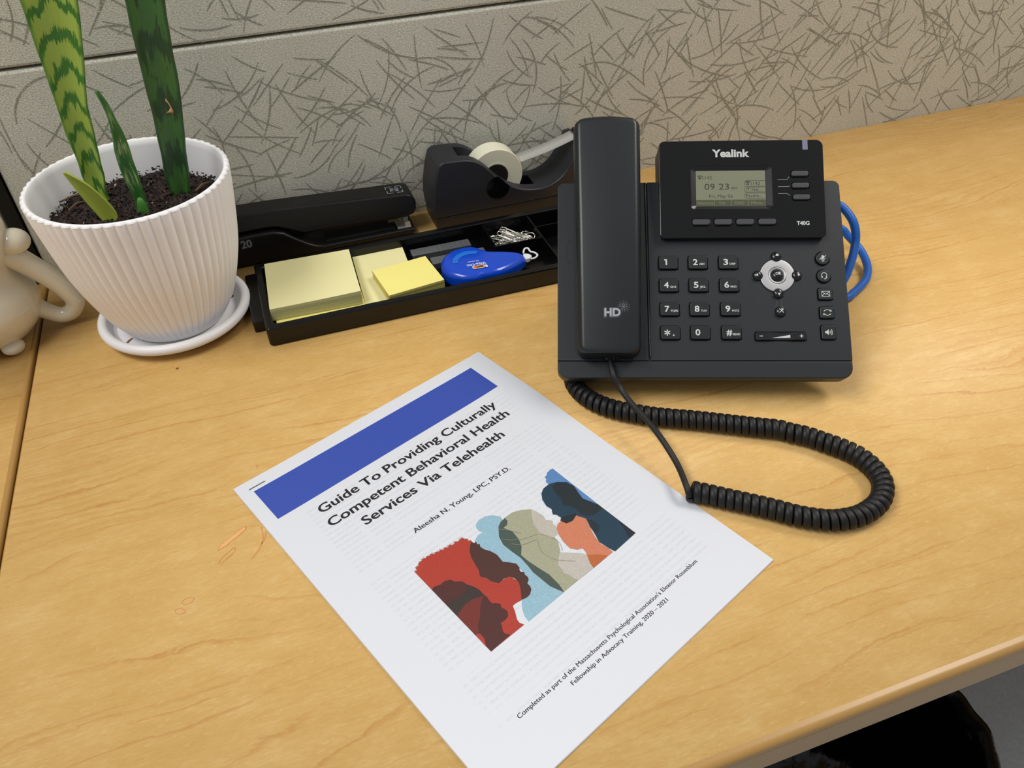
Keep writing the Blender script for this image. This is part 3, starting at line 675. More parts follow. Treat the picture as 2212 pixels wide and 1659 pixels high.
# ------------------------------------------------------------------ cream ceramic mug at the left edge
loc = (-.2475, -.080, 0); inv = minv(loc)
mug = root('ceramic_mug', loc, 0, 'cream glazed ceramic mug with a looped handle, cut off by the left edge', 'mug')
M_cer = mat('cream_glaze', (220, 212, 190), .14, coat=.6, sss=.15, bump=(18, .03, .002))
mb = MB()
mb.lathe(smooth([(.0190, .0), (.0225, .0008), (.0263, .0040), (.0345, .0100), (.0421, .0200), (.0453, .0331), (.0430, .0450), (.0378, .0540), (.0352, .0610), (.0358, .0690), (.0400, .0800), (.0432, .0920), (.0430, .1020), (.0395, .1110), (.0350, .1160), (.0325, .1175), (.0305, .1165), (.0320, .108), (.0345, .094), (.0290, .066), (.0300, .030), (.0200, .012), (.0, .010)], 4), loc[:2], 72)
mb.build('mug_body', M_cer, mug, inv, 60)
mb = MB()
hp = [(-.2180, .0790), (-.2075, .0715), (-.1965, .0580), (-.1880, .0455), (-.1812, .0322), (-.1788, .0210), (-.1845, .0120), (-.1940, .0103), (-.2030, .0165), (-.2095, .0225), (-.2160, .0260)]
hr = [.0098, .0098, .0092, .0086, .0082, .0077, .0070, .0068, .0070, .0085, .0120]
q = smooth([(x, -.080, z, r) for (x, z), r in zip(hp, hr)], 6)
mb.tube([p_[:3] for p_ in q], [p_[3] for p_ in q], 20); mb.build('handle', M_cer, mug, inv, 80)
mb = MB(); mb.ball((-.2030, -.0800, .0845), (.0135, .0120, .0105), 28); mb.build('thumb_rest', M_cer, mug, inv, 80)
mb = MB(); mb.ball((-.2302, -.1085, .0063), (.0092, .0080, .0063), 24, rot=Matrix.Rotation(.35, 3, 'Z')); mb.build('foot', M_cer, mug, inv, 80)

# ------------------------------------------------------------------ stapler
loc = (.04, -.025, 0); inv = minv(loc)
st = root('stapler', loc, 0, 'black desktop stapler lying along the partition behind the organizer tray', 'stapler')
M_stp = mat('stapler_plastic', (13, 13, 13), .42, spec=.35, bump=(900, .08, .0002)); M_metal = mat('brushed_steel', (200, 198, 188), .4, .6)
def prism_xz(mb, poly, y0, y1, bev=.0015, mi=0, seg=3):
    """side outline in x-z (CCW seen from the front, -y), extruded from y0 (front) to y1, both rims rounded"""
    mb.plate(poly, 0, y1 - y0, bev, seg, mi, xf=lambda x, z, h: (x, y1 - h, z), bot=bev)
base = smooth([(-.070, .0015), (-.070, .010)], 2)[:0]
bp = [(-.072, .001), (.126, .001), (.129, .003), (.129, .0055), (.126, .0068), (.060, .0068), (.038, .0068), (.031, .0085), (.024, .0125), (.013, .0205), (.004, .0280), (-.005, .0310), (-.020, .0315), (-.045, .0310), (-.068, .0290), (-.074, .022), (-.075, .006)]
mb = MB(); prism_xz(mb, bp, -.0450, -.0080, .0022); mb.build('base', M_stp, st, inv, 40)
mb = MB(); mb.box(.042, .110, -.0380, -.0140, .0067, .0074); mb.build('base_pad', mat('rubber', (28, 28, 30), .7), st, inv)
hd = [(-.070, .0325), (-.010, .0330), (.000, .0320), (.012, .0265), (.022, .0215), (.116, .0190), (.1235, .0185), (.130, .0205), (.1325, .0250), (.1330, .0330), (.1300, .0392), (.1240, .0412), (.060, .0452), (.0, .0485), (-.050, .0500), (-.066, .0495), (-.074, .0450), (-.076, .0385), (-.074, .0335)]
mb = MB()
# handle: narrower towards its top
def hx(x, z, h): 
    t = max(0, min(1, (z - .020) / .026)); half = .0165 - .0045 * t * t
    return (x, -.0250 + half * (1 - 2 * h), z)
out = hd; n = len(out); rings = []
for (h, ins) in ((0.0, .0022), (.02, .0010), (.06, .0), (.94, .0), (.98, .0010), (1.0, .0022)): rings.append((inset(out, ins), h))
v = []; f = []
for r_, h in rings: v += [hx(x, z, h) for x, z in r_]
for k in range(len(rings) - 1):
    for i in range(n): j = (i + 1) % n; f.append((k * n + i, k * n + j, (k + 1) * n + j, (k + 1) * n + i))
f.append(tuple(range(n))[::-1]); f.append(tuple((len(rings) - 1) * n + i for i in range(n)))
mb.add(v, f)
mb.build('top_handle', M_stp, st, inv, 40)
mb = MB(); prism_xz(mb, [(-.06, .028), (.010, .0165), (.118, .0150), (.1245, .0150), (.1245, .0195), (.02, .0225), (-.06, .034)], -.0345, -.0155, .0006)
mb.build('magazine', mat('dark_steel', (44, 44, 42), .35, .7), st, inv, 40)
mb = MB(); mb.box(.1120, .1255, -.0410, -.0200, .0067, .0075); mb.box(.1200, .1250, -.0400, -.0385, .0075, .0120); mb.box(.1200, .1250, -.0300, -.0285, .0075, .0150)
mb.build('anvil', M_metal, st, inv)
mb = MB(); mb.box(.103, .1135, -.0420, -.0405, .0165, .0190); mb.build('release_tab', mat('tab_steel', (96, 92, 80), .35, .9), st, inv)
mb = MB(); mb.text('20', -.0360, .0205, .0098, .0078, 0, xf=lambda x, y, z: (x, -.04515, y), bold=.03); mb.build('size_mark', mat('grey_print', (120, 122, 124), .5), st, inv)
mb = MB()
tz = lambda x, y: .0412 + (.124 - x) * .0625 + .00025
lx, ly, lw, lh = .1155, -.0262, .0150, .0135
fx = lambda x, y, z: (x, y, tz(x, y))
for sx_ in (-1, 1):
    for sy_ in (-1, 1):
        mb.stroke([(lx + sx_ * .0018, ly + sy_ * lh / 2), (lx + sx_ * lw / 2, ly + sy_ * lh / 2), (lx + sx_ * lw / 2, ly + sy_ * .0018)], .0009, 0, 0, fx)
rotx = lambda x, y, z: fx(lx - y, ly + x, 0)
mb.text('TRU', 0, .0006, .0080, .0034, 0, 0, rotx, .02, 'C'); mb.text('RED', 0, -.0042, .0080, .0034, 0, 0, rotx, .02, 'C')
mb.build('logo_print', mat('pale_print', (140, 146, 156), .5), st, inv, None)

# ------------------------------------------------------------------ tape dispenser
loc = (.23, -.025, 0); inv = minv(loc)
td = root('tape_dispenser', loc, 0, 'black weighted tape dispenser standing between the stapler and the desk phone', 'tape dispenser')
M_td = mat('dispenser_plastic', (34, 35, 41), .45, bump=(1200, .06, .0002))
P_ = smooth([(.1620, .0700), (.1780, .0693), (.1890, .0675), (.1975, .0632), (.2060, .0557), (.2140, .0468), (.2220, .0392), (.2310, .0326), (.2410, .0280), (.2520, .0255), (.2620, .0248), (.2720, .0266), (.2810, .0312), (.2880, .0378), (.2940, .0470), (.2985, .0562), (.3015, .0626)], 3)
prof = [(.1492, .0128), (.312, .0128), (.3120, .0300), (.3110, .0540), (.3075, .0636)] + P_[::-1] + [(.1570, .0670), (.1535, .0560), (.1500, .0400), (.1485, .0250)]
Y0, Y1 = -.0470, -.0030; SY0, SY1 = -.0350, -.0140; SX0, SX1 = .1800, .2580
def col(mb, y0, y1, poly, bf=0, bb=0):
    mb.plate(poly, 0, y1 - y0, bb and .0018, 3, 0, xf=lambda x, z, h: (x, y0 + h, z), bot=bf and .0018)
    mb.f = [q for q in mb.f]
mb = MB()
pc = prof
def flipped(poly): return poly[::-1]
# front wall, back wall and the solid ends either side of the well
mb.plate(prof, 0, SY0 - Y0, .0018, 3, 0, xf=lambda x, z, h: (x, SY0 - h, z))
mb.plate(prof, 0, Y1 - SY1, 0, 3, 0, xf=lambda x, z, h: (x, Y1 - h, z), bot=.0018)
def clip(poly, xc, side):
    out = []
    for i in range(len(poly)):
        a, b = poly[i - 1], poly[i]; ia = (a[0] <= xc) if side < 0 else (a[0] >= xc); ib = (b[0] <= xc) if side < 0 else (b[0] >= xc)
        if ia != ib: t = (xc - a[0]) / (b[0] - a[0]); out.append((xc, a[1] + t * (b[1] - a[1])))
        if ib: out.append(b)
    return out
for xc, sd in ((SX0, -1), (SX1, 1)):
    mb.plate(clip(prof, xc, sd), 0, SY1 - SY0, 0, 3, 0, xf=lambda x, z, h: (x, SY1 - h, z))
mb.box(SX0, SX1, SY0, SY1, .0128, .0150)
mb.build('dispenser_body', M_td, td, inv, 38)
mb = MB(); mb.plate([(.1505, .0), (.3110, .0), (.3115, .0127), (.1497, .0127)], 0, Y1 - Y0 - .0008, .001, 3, 0, xf=lambda x, z, h: (x, Y1 - .0004 - h, z), bot=.001)
mb.build('weighted_base', mat('base_plastic', (30, 29, 32), .35), td, inv, 38)
mb = MB(); cap = [p_ for p_ in circ(.0120, 40, .2155, .0345)]
cap = [(x, min(z, .0485 - (x - .2150) * 1.08 - .0008)) for x, z in cap]
mb.plate(cap, 0, .0006, .0003, 2, 0, xf=lambda x, z, h: (x, Y0 - h, z)); mb.build('axle_cap', mat('gloss_black', (9, 9, 10), .12), td, inv)
RC = (.2178, .0402); M_roll = m = mat('tape_film', (226, 226, 204), .35, sss=.3)
mb = MB()
ring = [(.0278, -.0150), (.0278, -.0340), (.0273, -.0345), (.0145, -.0345), (.0145, -.0145), (.0273, -.0145)]
v = []; f = []; n = 64
for r, y in ring:
    for k in range(n): a = 2 * pi * k / n; v.append((RC[0] + r * cos(a), y, RC[1] + r * sin(a)))
for j in range(len(ring)):
    for k in range(n): k2 = (k + 1) % n; j2 = (j + 1) % len(ring); f.append((j * n + k, j * n + k2, j2 * n + k2, j2 * n + k))
mb.add(v, f); mb.build('tape_roll', M_roll, td, inv, 40)
mb = MB(); v = []; f = []; ring = [(.0145, -.0348), (.0145, -.0142), (.0128, -.0142), (.0128, -.0348)]
for r, y in ring:
    for k in range(n): a = 2 * pi * k / n; v.append((RC[0] + r * cos(a), y, RC[1] + r * sin(a)))
for j in range(4):
    for k in range(n): k2 = (k + 1) % n; j2 = (j + 1) % 4; f.append((j * n + k, j * n + k2, j2 * n + k2, j2 * n + k))
mb.add(v, f); mb.build('tape_core', mat('core_plastic', (224, 218, 192), .4), td, inv, 40)
mb = MB(); mb.plate(circ(.0126, 40, RC[0], RC[1]), 0, .0206, .001, 2, 0, xf=lambda x, z, h: (x, -.0142 - h, z)); mb.build('hub', mat('hub_black', (24, 24, 26), .4), td, inv, 38)
m, nt, p = newmat('frosted_tape'); g = NT(nt); p.inputs['Base Color'].default_value = rgb(196, 196, 190); p.inputs['Roughness'].default_value = .3
tr = g.n('BsdfTransparent'); mx = g.n('MixShader', i_0=.42); g.l(p.outputs[0], mx.inputs[1]); g.l(tr.outputs[0], mx.inputs[2]); g.l(mx.outputs[0], nt.nodes['Material Output'].inputs[0])
mb = MB(); mb.box(0, 1, -.0340, -.0150, 0, 1)
a_, b_ = Vector((.2235, 0, .0689)), Vector((.3045, 0, .0655)); nn = 14; v = []; f = []
a_ = Vector((RC[0] + .0280 * cos(radians(22)), 0, RC[1] + .0280 * sin(radians(22))))
mb = MB()
for i in range(nn + 1):
    t = i / nn; p_ = a_.lerp(b_, t) - Vector((0, 0, .0015 * sin(t * pi)))
    v += [(p_.x, -.0340, p_.z), (p_.x, -.0150, p_.z)]
mb.add(v, [(2 * i, 2 * i + 2, 2 * i + 3, 2 * i + 1) for i in range(nn)])
o = mb.build('tape_strip', m, td, inv, None); md = o.modifiers.new('t', 'SOLIDIFY'); md.thickness = .0002
mb = MB(); mb.box(.3035, .3090, -.0385, -.0105, .0620, .0652); mb.box(.3085, .3096, -.0380, -.0110, .0605, .0668); mb.build('cutter', mat('cutter_steel', (70, 66, 74), .3, .8), td, inv)

# ------------------------------------------------------------------ organizer tray and its contents
TP = (-.0290, -.1795); TR_ = radians(0.0)
TQ = (-.0300, -.1808); TS_ = radians(-2.4)
def TC(x, y, z): c_, s_ = cos(TS_), sin(TS_); return (TQ[0] + c_ * x - s_ * y, TQ[1] + s_ * x + c_ * y, z)
def T(x, y, z): c_, s_ = cos(TR_), sin(TR_); return (TP[0] + c_ * x - s_ * y, TP[1] + s_ * x + c_ * y, z)
loc = (TP[0], TP[1], 0); inv = minv(loc, TR_)
tray = root('organizer_tray', loc, TR_, 'long black plastic desk tray with compartments holding sticky notes and clips', 'desk tray')
M_tray = mat('tray_plastic', (9, 9, 10), .22, spec=.4, bump=(700, .04, .0002))
TL, TW, TZ = .303, .1065, .0180
def ringwall(mb, outer_, inner_, z0, z1, r=.0016):
    n = len(outer_); v = []; f = []
    rings = [(inset(outer_, .0018), z0), (outer_, z0 + .0018)]
    for k in range(5): a = pi / 2 * k / 4; rings.append((inset(outer_, r * (1 - cos(a))), z1 - r + r * sin(a)))
    for k in range(5): a = pi / 2 * k / 4; rings.append((inset(inner_, -r * (1 - sin(a))), z1 - r + r * cos(a)))
    rings.append((inset(inner_, .001), z0 + .0025))
    for r_, z in rings: v += [(x, y, z) for x, y in r_]
    for k in range(len(rings) - 1):
        for i in range(n): j = (i + 1) % n; f.append((k * n + i, k * n + j, (k + 1) * n + j, (k + 1) * n + i))
    f.append(tuple((len(rings) - 1) * n + i for i in range(n))); f.append(tuple(range(n))[::-1])
    mb.add(v, f, 0, T)
mb = MB(); ringwall(mb, rrect(TL, TW, .0032, 6, TL / 2, TW / 2), rrect(TL - .013, TW - .0145, .004, 6, TL / 2, TW / 2), 0, TZ)
mb.build('tray_shell', M_tray, tray, inv, 40)
mb = MB(); mb.plate(rrect(.018, .078, .0025, 4, -.0010, .064), .0, .0108, .001, 3, 0, T); mb.build('side_flange', M_tray, tray, inv, 40)
def div(x0, x1, y0, y1, z=.0165):
    mb = MB(); mb.plate([(x0, y0), (x1, y0), (x1, y1), (x0, y1)], .002, z, .0004, 2, 0, T); mb.build('divider', M_tray, tray, inv, 40)
div(.2155, .2169, .0555, .0992); div(.2169, .2618, .0555, .0569, .0165); div(.2618, .2632, .0072, .0992); div(.2632, .2965, .0752, .0766, .0165)

# note pads
def padmat(name, col, side):
    m, nt, p = newmat(name); g = NT(nt); ge = g.n('NewGeometry'); co = g.n('TexCoord').outputs['Object']
    s_ = g.n('SeparateXYZ'); g.l(co, s_.inputs[0]); n_ = g.n('SeparateXYZ'); g.l(ge.outputs['True Normal'], n_.inputs[0])
    li = g.noise(g.mapping(co, (6, 6, 2600)), 1.0, 2, .6)
    sd = g.mix(g.step(li, .35, .65), rgb(*[int(q * .80) for q in side]), rgb(*side))
    c = g.mix(g.step(g.math('ABSOLUTE', n_.outputs[2]), .5, .6), sd, rgb(*col))
    g.l(c, p.inputs['Base Color']); p.inputs['Roughness'].default_value = .75; p.inputs['Specular IOR Level'].default_value = .2
    return m
M_pale = padmat('pale_note_paper', (228, 222, 168), (214, 208, 150)); M_yel = padmat('yellow_note_paper', (238, 228, 136), (222, 208, 120))
def pad(x0, x1, y0, y1, z0, z1, mt, label, sag=0.0, rz=0.0, lift=0.0):
    cx, cy = (x0 + x1) / 2, (y0 + y1) / 2; c0 = TC(cx, cy, z0); rt = TS_ + rz
    mb = MB(); n = 14; v = []; f = []; k = n + 1; sh = (random.Random(int(x0 * 1e4)))
    L = 7
    for l in range(L + 1):
        t = l / L; jx, jy = (sh.uniform(-.0003, .0003), sh.uniform(-.0003, .0003)) if 0 < l < L else (0, 0)
        for j in range(k):
            for i in range(k):
                if 0 < l < L and 0 < i < n and 0 < j < n: continue
    def P(i, j, t, jx, jy):
        x = x0 + (x1 - x0) * i / n - cx + jx; y = y0 + (y1 - y0) * j / n - cy + jy
        fr = 1 - j / n; u_ = i / n
        z = (z1 - z0) * t + (sag * t * fr ** 2 * (u_ ** 1.5)) + lift * t * fr
        return (x, y, z)
    idx = {}
    def vid(i, j, l):
        if (i, j, l) not in idx:
            r_ = random.Random(l * 77 + 5); jx, jy = (r_.uniform(-.00025, .00025), r_.uniform(-.00025, .00025)) if 0 < l < L else (0, 0)
            idx[(i, j, l)] = len(v); v.append(P(i, j, l / L, jx, jy))
        return idx[(i, j, l)]
    for j in range(n):
        for i in range(n):
            f.append((vid(i, j, L), vid(i + 1, j, L), vid(i + 1, j + 1, L), vid(i, j + 1, L)))
            f.append((vid(i, j, 0), vid(i, j + 1, 0), vid(i + 1, j + 1, 0), vid(i + 1, j, 0)))
    for l in range(L):
        for i in range(n):
            f.append((vid(i, 0, l), vid(i + 1, 0, l), vid(i + 1, 0, l + 1), vid(i, 0, l + 1)))
            f.append((vid(i, n, l), vid(i, n, l + 1), vid(i + 1, n, l + 1), vid(i + 1, n, l)))
            f.append((vid(0, i, l), vid(0, i, l + 1), vid(0, i + 1, l + 1), vid(0, i + 1, l)))
            f.append((vid(n, i, l), vid(n, i + 1, l), vid(n, i + 1, l + 1), vid(n, i, l + 1)))
    mb.add(v, f); o = mb.build('sticky_note_pad', mt, None, None, 40); o.location = c0; o.rotation_euler = (0, 0, rt)
    tag(o, label, 'sticky notes', 'sticky note pads in the tray'); return o
pad(.0085, .0840, .0170, .0935, .0028, .0100, M_yel, 'yellow note pad lying under the large square pad', 0, rz=radians(1.6))
pad(.0065, .0830, .0235, .1000, .0105, .0210, M_pale, 'large square pale yellow note pad on top at the left', .0016, lift=.0012)
pad(.0850, .1330, .0235, .1060, .0028, .0098, M_pale, 'pale note pad lying flat, half under the small bright pad', .0)
pad(.1013, .1523, .0203, .0658, .0100, .0178, M_yel, 'small bright yellow note pad on top at the right', .0, rz=radians(9.5), lift=.0006)

# staple strips
m, nt, p = newmat('staple_wire'); g = NT(nt); co = g.n('TexCoord').outputs['Object']; s_ = g.n('SeparateXYZ'); g.l(co, s_.inputs[0])
fr = g.math('FRACT', g.math('MULTIPLY', s_.outputs[0], 1 / .0011)); gap = g.noise(g.mapping(co, (900, 3, 3)), 1.0, 2)
c = g.mix(g.step(fr, .35, .65), rgb(120, 126, 132), rgb(176, 182, 188)); c = g.mix(g.math('MULTIPLY', g.step(gap, .5, .7), .5), c, rgb(92, 98, 104))
g.l(c, p.inputs['Base Color']); p.inputs['Metallic'].default_value = .8; p.inputs['Roughness'].default_value = .38
M_stw = m
def strip(x0, y, ln, rz, z, label):
    mb = MB(); t = .0006; w2 = .0060; h = .0060
    mb.box(-ln / 2, ln / 2, -w2, w2, h - t, h); mb.box(-ln / 2, ln / 2, -w2, -w2 + t, 0, h - t); mb.box(-ln / 2, ln / 2, w2 - t, w2, 0, h - t)
    o = mb.build('staple_strip', M_stw); o.location = TC(x0 + ln / 2, y, z); o.rotation_euler = (0, 0, TS_ + rz)
    tag(o, label, 'staples', 'staple strips in the tray')
strip(.1390, .0945, .057, radians(1.5), .0028, 'strip of staples nearest the back wall of the black tray')
strip(.1540, .0745, .052, radians(2.0), .0028, 'strip of staples partly under the blue correction tape')

# paper clips
M_clip = mat('clip_wire', (214, 212, 206), .22, .95)
pth = []
def arc(cx, cy, r, a0, a1, n=7): return [(cx + r * cos(radians(a0 + (a1 - a0) * k / n)), cy + r * sin(radians(a0 + (a1 - a0) * k / n)), 0) for k in range(n + 1)]
pth = [(-.006, -.0033, 0)] + arc(.0125, 0, .0033, -90, 90) + arc(-.0100, .0, .0033, 90, 180) [:0]
W1, W2 = .0040, .0030
pth = [(-.004, W1, 0)] + arc(.0115, 0, W1, 90, -90) + arc(-.0125, -.0006 + .0002, W1 - .0006, -90, -270) + [(.006, W2 - .0002, 0)] + arc(.0065, .0, W2 - .0002, 90, -90)[1:] + [(-.0070, -W2 + .0002, 0)]
mb = MB(); mb.tube(pth, .00048, 8); clip0 = mb.build('paper_clip', M_clip, None, None, 60)
rr = random.Random(21); spots = [(.2165, .0900, 1.9, .06, .3), (.2190, .0860, 1.75, .05, .2)]
clips = []
for i in range(18):
    if i < 3: x, y, a = .2210 + .0022 * i, .0790 - .002 * i, 1.75 + .14 * i
    elif i < 7: x, y, a = .2500 - .003 * (i - 3), .0830 - .0015 * (i - 3), (2.25, .35, -.75, 2.0)[i - 3]
    else: x, y, a = rr.uniform(.2325, .2455), rr.uniform(.0660, .0850), rr.gauss(-.50, .35)
    L_ = .0165
    ex_, ey_ = abs(cos(a)) * L_ + abs(sin(a)) * .004, abs(sin(a)) * L_ + abs(cos(a)) * .004
    x = min(max(x, .2172 + ex_), .2614 - ex_); y = min(max(y, .0573 + ey_), .0985 - ey_)
    o = clip0 if i == 0 else clip0.copy()
    if i: C.objects.link(o)
    o.location = T(x, y, .0042 + i * .00050); o.rotation_euler = (rr.gauss(0, .22), rr.gauss(0, .14), TR_ + a)
    tag(o, 'silver wire paper clip in the small heap inside the tray compartment', 'paper clip', 'paper clips in the tray compartment')

# correction tape
def T2(x, y, z): return TC(x - .0020, y + .0002, z)
loc = T2(.190, .048, .0028); inv = minv(loc, TS_)
M_blue = mat('blue_translucent_plastic', (8, 70, 200), .24, coat=.4)
ct = root('correction_tape', loc, TS_, 'blue teardrop-shaped correction tape with a white tip in the tray', 'correction tape')
def out_ct(s=0.0):
    o_ = []
    for k in range(24):
        a = radians(66 + (288 - 66) * k / 23); o_.append((.1867 + .0265 * cos(a), .0485 + .0262 * sin(a)))
    o_ += [(.2060, .0235), (.2180, .0280), (.2290, .0345), (.2360, .0400), (.2385, .0445), (.2380, .0500), (.2345, .0542), (.2260, .0570), (.2160, .0592), (.2080, .0612), (.2025, .0665)]
    return o_
def ctz(x, y): return -.0042 * max(0, (x - .200) / .040) ** 1.5 if x > .2 else 0
mb = MB(); mb.plate(smooth(out_ct(), 2, True), .0028, .0185, .0058, 7, 0, T2, .004, ctz); mb.build('case', M_blue, ct, inv, 60)
mb = MB()
cr = [(.1875 + .0165 * cos(radians(a)), .0470 + .0165 * sin(radians(a))) for a in range(52, 188, 8)]
cr = cr + [(.1880 + .0122 * cos(radians(a)), .0462 + .0114 * sin(radians(a))) for a in range(180, 56, -8)]
mb.flat(cr, .0187, 0, T2); o = mb.build('window_ridge', mat('lighter_blue', (16, 108, 214), .25, coat=.5), ct, inv, None)
mb = MB()
def up(x, y, z): return T2(.1905 - x, .0390 - y, z)      # lettering reads upside down from the chair
mb.text('Wite-Out', .0, -.0018, .0175, .0040, .0188, 0, up, .02, 'C', extra=lambda x, y, z: (x, y, z)); mb.text('EZ correct', .0015, -.0062, .0100, .0019, .0188, 0, up, .01, 'C')
pill = [(x, y) for x, y in rrect(.0110, .0040, .0018, 5, -.0012, .0048)]
mb.flat([(x, y) for x, y in inset(pill, -.0005)], .01875, 0, up); mb.flat(pill, .01885, 1, up); mb.text('BIC', -.0012, .0035, .0070, .0026, .01895, 2, up, .04, 'C')
mb.flat([(-.0087, .0035), (-.0073, .0035), (-.0070, .0060), (-.0090, .0060)], .01885, 0, up); mb.flat(circ(.0009, 12, -.0080, .0070), .01885, 0, up)
mb.build('logo_print', [mat('white_print', (214, 222, 236), .4), mat('orange_print', (226, 136, 46), .4), mat('logo_ink', (24, 20, 24), .4)], ct, inv, None)
mb = MB()
mb.plate(smooth([(.2380, .0430), (.2425, .0435), (.2450, .0470), (.2425, .0510), (.2380, .0515)], 3, True), .0085, .0125, .001, 3, 0, T2)
mb.tube([T2(*q) for q in smooth([(.2385, .0520, .0125), (.2405, .0550, .0150), (.2440, .0555, .0150), (.2450, .0510, .0140), (.2480, .0490, .0135), (.2500, .0450, .0125), (.2465, .0425, .0115), (.2435, .0440, .0105)], 4)], .0009, 8)
mb.build('tip', mat('white_tip', (224, 226, 228), .35), ct, inv, 50)

# ------------------------------------------------------------------ desk phone (u right, v up the face, h off the face; mm)
PHO = (.2657, -.3673); YAW = -.3718; TI = .6554
loc = (PHO[0], PHO[1], 0); inv = None
phone = root('desk_phone', loc, YAW, 'black office desk phone with lit-free grey display, handset and curly cord', 'phone')
phone['label'] = 'black office desk phone with a grey display, keypad and curly cord'
def F(u, v, h): return (u * MM, (v * cos(TI) - h * sin(TI)) * MM, .025 + (v * sin(TI) + h * cos(TI)) * MM)
M_body = mat('charcoal_plastic', (27, 31, 36), .44, bump=(1500, .10, .0002))
M_key = mat('key_rubber', (22, 25, 28), .40); M_gap = mat('dark_gap', (8, 8, 9), .6)
M_prt = mat('legend_print', (198, 206, 202), .5); M_gloss = mat('piano_black', (6, 6, 6), .20, spec=.4, coat=.3, bump=(1800, .05, .0001))
def pb(name, mb, mats, parent=None, sharp=35): return mb.build(name, mats, parent or phone, None, sharp, wn=sharp is not None)
body_out = [(-106, 8)] + [(-106 + 8 - 8 * cos(radians(a)), 8 - 8 * sin(radians(a))) for a in range(10, 90, 10)] + [(-98, 0), (98, 0)] + [(98 + 8 * sin(radians(a)), 8 - 8 * cos(radians(a))) for a in range(10, 90, 10)] + [(106, 8), (106, 148)] + [(101 + 5 * cos(radians(a)), 148 + 5 * sin(radians(a))) for a in range(10, 100, 16)] + [(101, 153), (-101, 153)] + [(-101 - 5 * sin(radians(a)), 148 + 5 * cos(radians(a))) for a in range(10, 90, 16)] + [(-106, 148)]
mb = MB(F); mb.plate(body_out, -17, -1.2, .6, 3, 0, None, 5.0); pb('housing', mb, M_body)
lip = [p_ for p_ in body_out if p_[1] <= 8.01] 
lip = [(106, 12.8), (-106, 12.8)] + [p_ for p_ in body_out if p_[1] <= 8.01]
mb = MB(F); mb.plate(lip, -1.2, 0, .9, 4); pb('front_lip', mb, M_body)
cr = [(-106, 13.2), (-39.6, 13.2), (-39.6, 153), (-101, 153)] + [p_ for p_ in body_out if p_[0] < -101 and p_[1] > 140]
mb = MB(F); mb.plate(cr, -1.2, 0, .5, 3)
pb('cradle', mb, M_body)
mb = MB(F); mb.plate(rrect(53.5, 137, 5, 5, -67.3, 84.5), -.1, .06, 0); pb('cradle_well', mb, mat('cradle_dark', (20, 21, 23), .5))
mb = MB(F); mb.tube([(-38.6, 16.2, .1), (-39.1, 84, .1), (-39.55, 152.5, .1)], .75, 8); pb('ridge', mb, mat('gloss_ridge', (34, 36, 38), .16), None, 60)
mb = MB(F); a_ = [( -95.0 + 4.2 * cos(radians(q)) * 1.0 - 0, 97 + 9.5 * sin(radians(q))) for q in range(100, 261, 10)]; mb.stroke(a_, .4, .05); pb('notch', mb, M_gap, None, None)
# keypad holes cut through the face plate
keys = []   # name, outline, cx, cy
KX = (-23.7, -1.9, 20.5); KY = (87.9, 70.2, 51.8, 33.9)
digits = [('1', ''), ('2', 'ABC'), ('3', 'DEF'), ('4', 'GHI'), ('5', 'JKL'), ('6', 'MNO'), ('7', 'PQRS'), ('8', 'TUV'), ('9', 'WXYZ'), ('*', '.'), ('0', ''), ('#', 'SEND')]
holes = []
for r_ in range(4):
    for c_ in range(3): holes.append(rrect(14.9, 11.3, 1.6, 4, KX[c_], KY[r_] - .2))
side = [('mute', 89.5, 90.6, 'c'), ('headset', 89.6, 76.9, 'c'), ('message', 89.8, 63.0, 'r'), ('redial', 90.0, 48.8, 'r'), ('speaker', 90.1, 33.9, 's')]
for n_, x, y, k_ in side: holes.append(circ(5.5, 28, x, y) if k_ == 'c' else rrect(11.2, 9.6 if k_ == 'r' else 11.4, 1.6, 4, x, y))
holes.append(rrect(37.4, 7.2, 1.4, 4, 55.9, 31.1))
holes.append(circ(12.9, 48, 55.9, 77.5))
fp = [(-38.0, 13.2), (106, 13.2), (106, 148)] + [(101 + 5 * cos(radians(a)), 148 + 5 * sin(radians(a))) for a in range(10, 100, 16)] + [(101, 153), (-38.0, 153)]
v, f = holes_plate(fp, holes, -1.2, 0, .25, 1)
mb = MB(F); mb.add(v, f); pb('face_plate', mb, M_body, None, 12)
mb = MB(F); mb.plate(inset(fp, 1.5), -1.25, -1.1, 0); pb('key_well', mb, M_gap)
# digit keys
for i, (d_, let) in enumerate(digits):
    r_, c_ = divmod(i, 3); x, y = KX[c_], KY[r_]
    mb = MB(F); mb.plate(rrect(13.8, 10.2, 1.3, 4, x, y), -1.0, 1.7, .45, 3)
    z = 1.76
    if d_ == '*':
        for q in range(3): a = radians(90 + 60 * q); mb.stroke([(x - 2.4 + 2.3 * cos(a), y + 2.3 * sin(a) - .2), (x - 2.4 - 2.3 * cos(a), y - 2.3 * sin(a) - .2)], .8, z, 1)
        mb.flat(circ(.6, 14, x + 2.2, y - 2.2), z, 1)
    else:
        wd = {'1': 1.9, '#': 4.1}.get(d_, 3.5)
        if d_ == '1': mb.flat([(x - 2.2, y - 2.2), (x - 1.1, y - 2.2), (x - 1.1, y + 2.3), (x - 3.3, y + 2.3), (x - 3.0, y + 1.4), (x - 2.2, y + 1.4)], z, 1)
        else: mb.text(d_, x - 3.8, y - 2.2, wd, 4.5, z, 1, None, .022)
        if let: mb.text(let, x + .7, y - 2.2, {3: 4.3, 4: 5.3}[len(let)] if let != 'TUV' else 4.4, 1.45, z, 1, None, .02)
    pb('digit_key', mb, [M_key, M_prt])
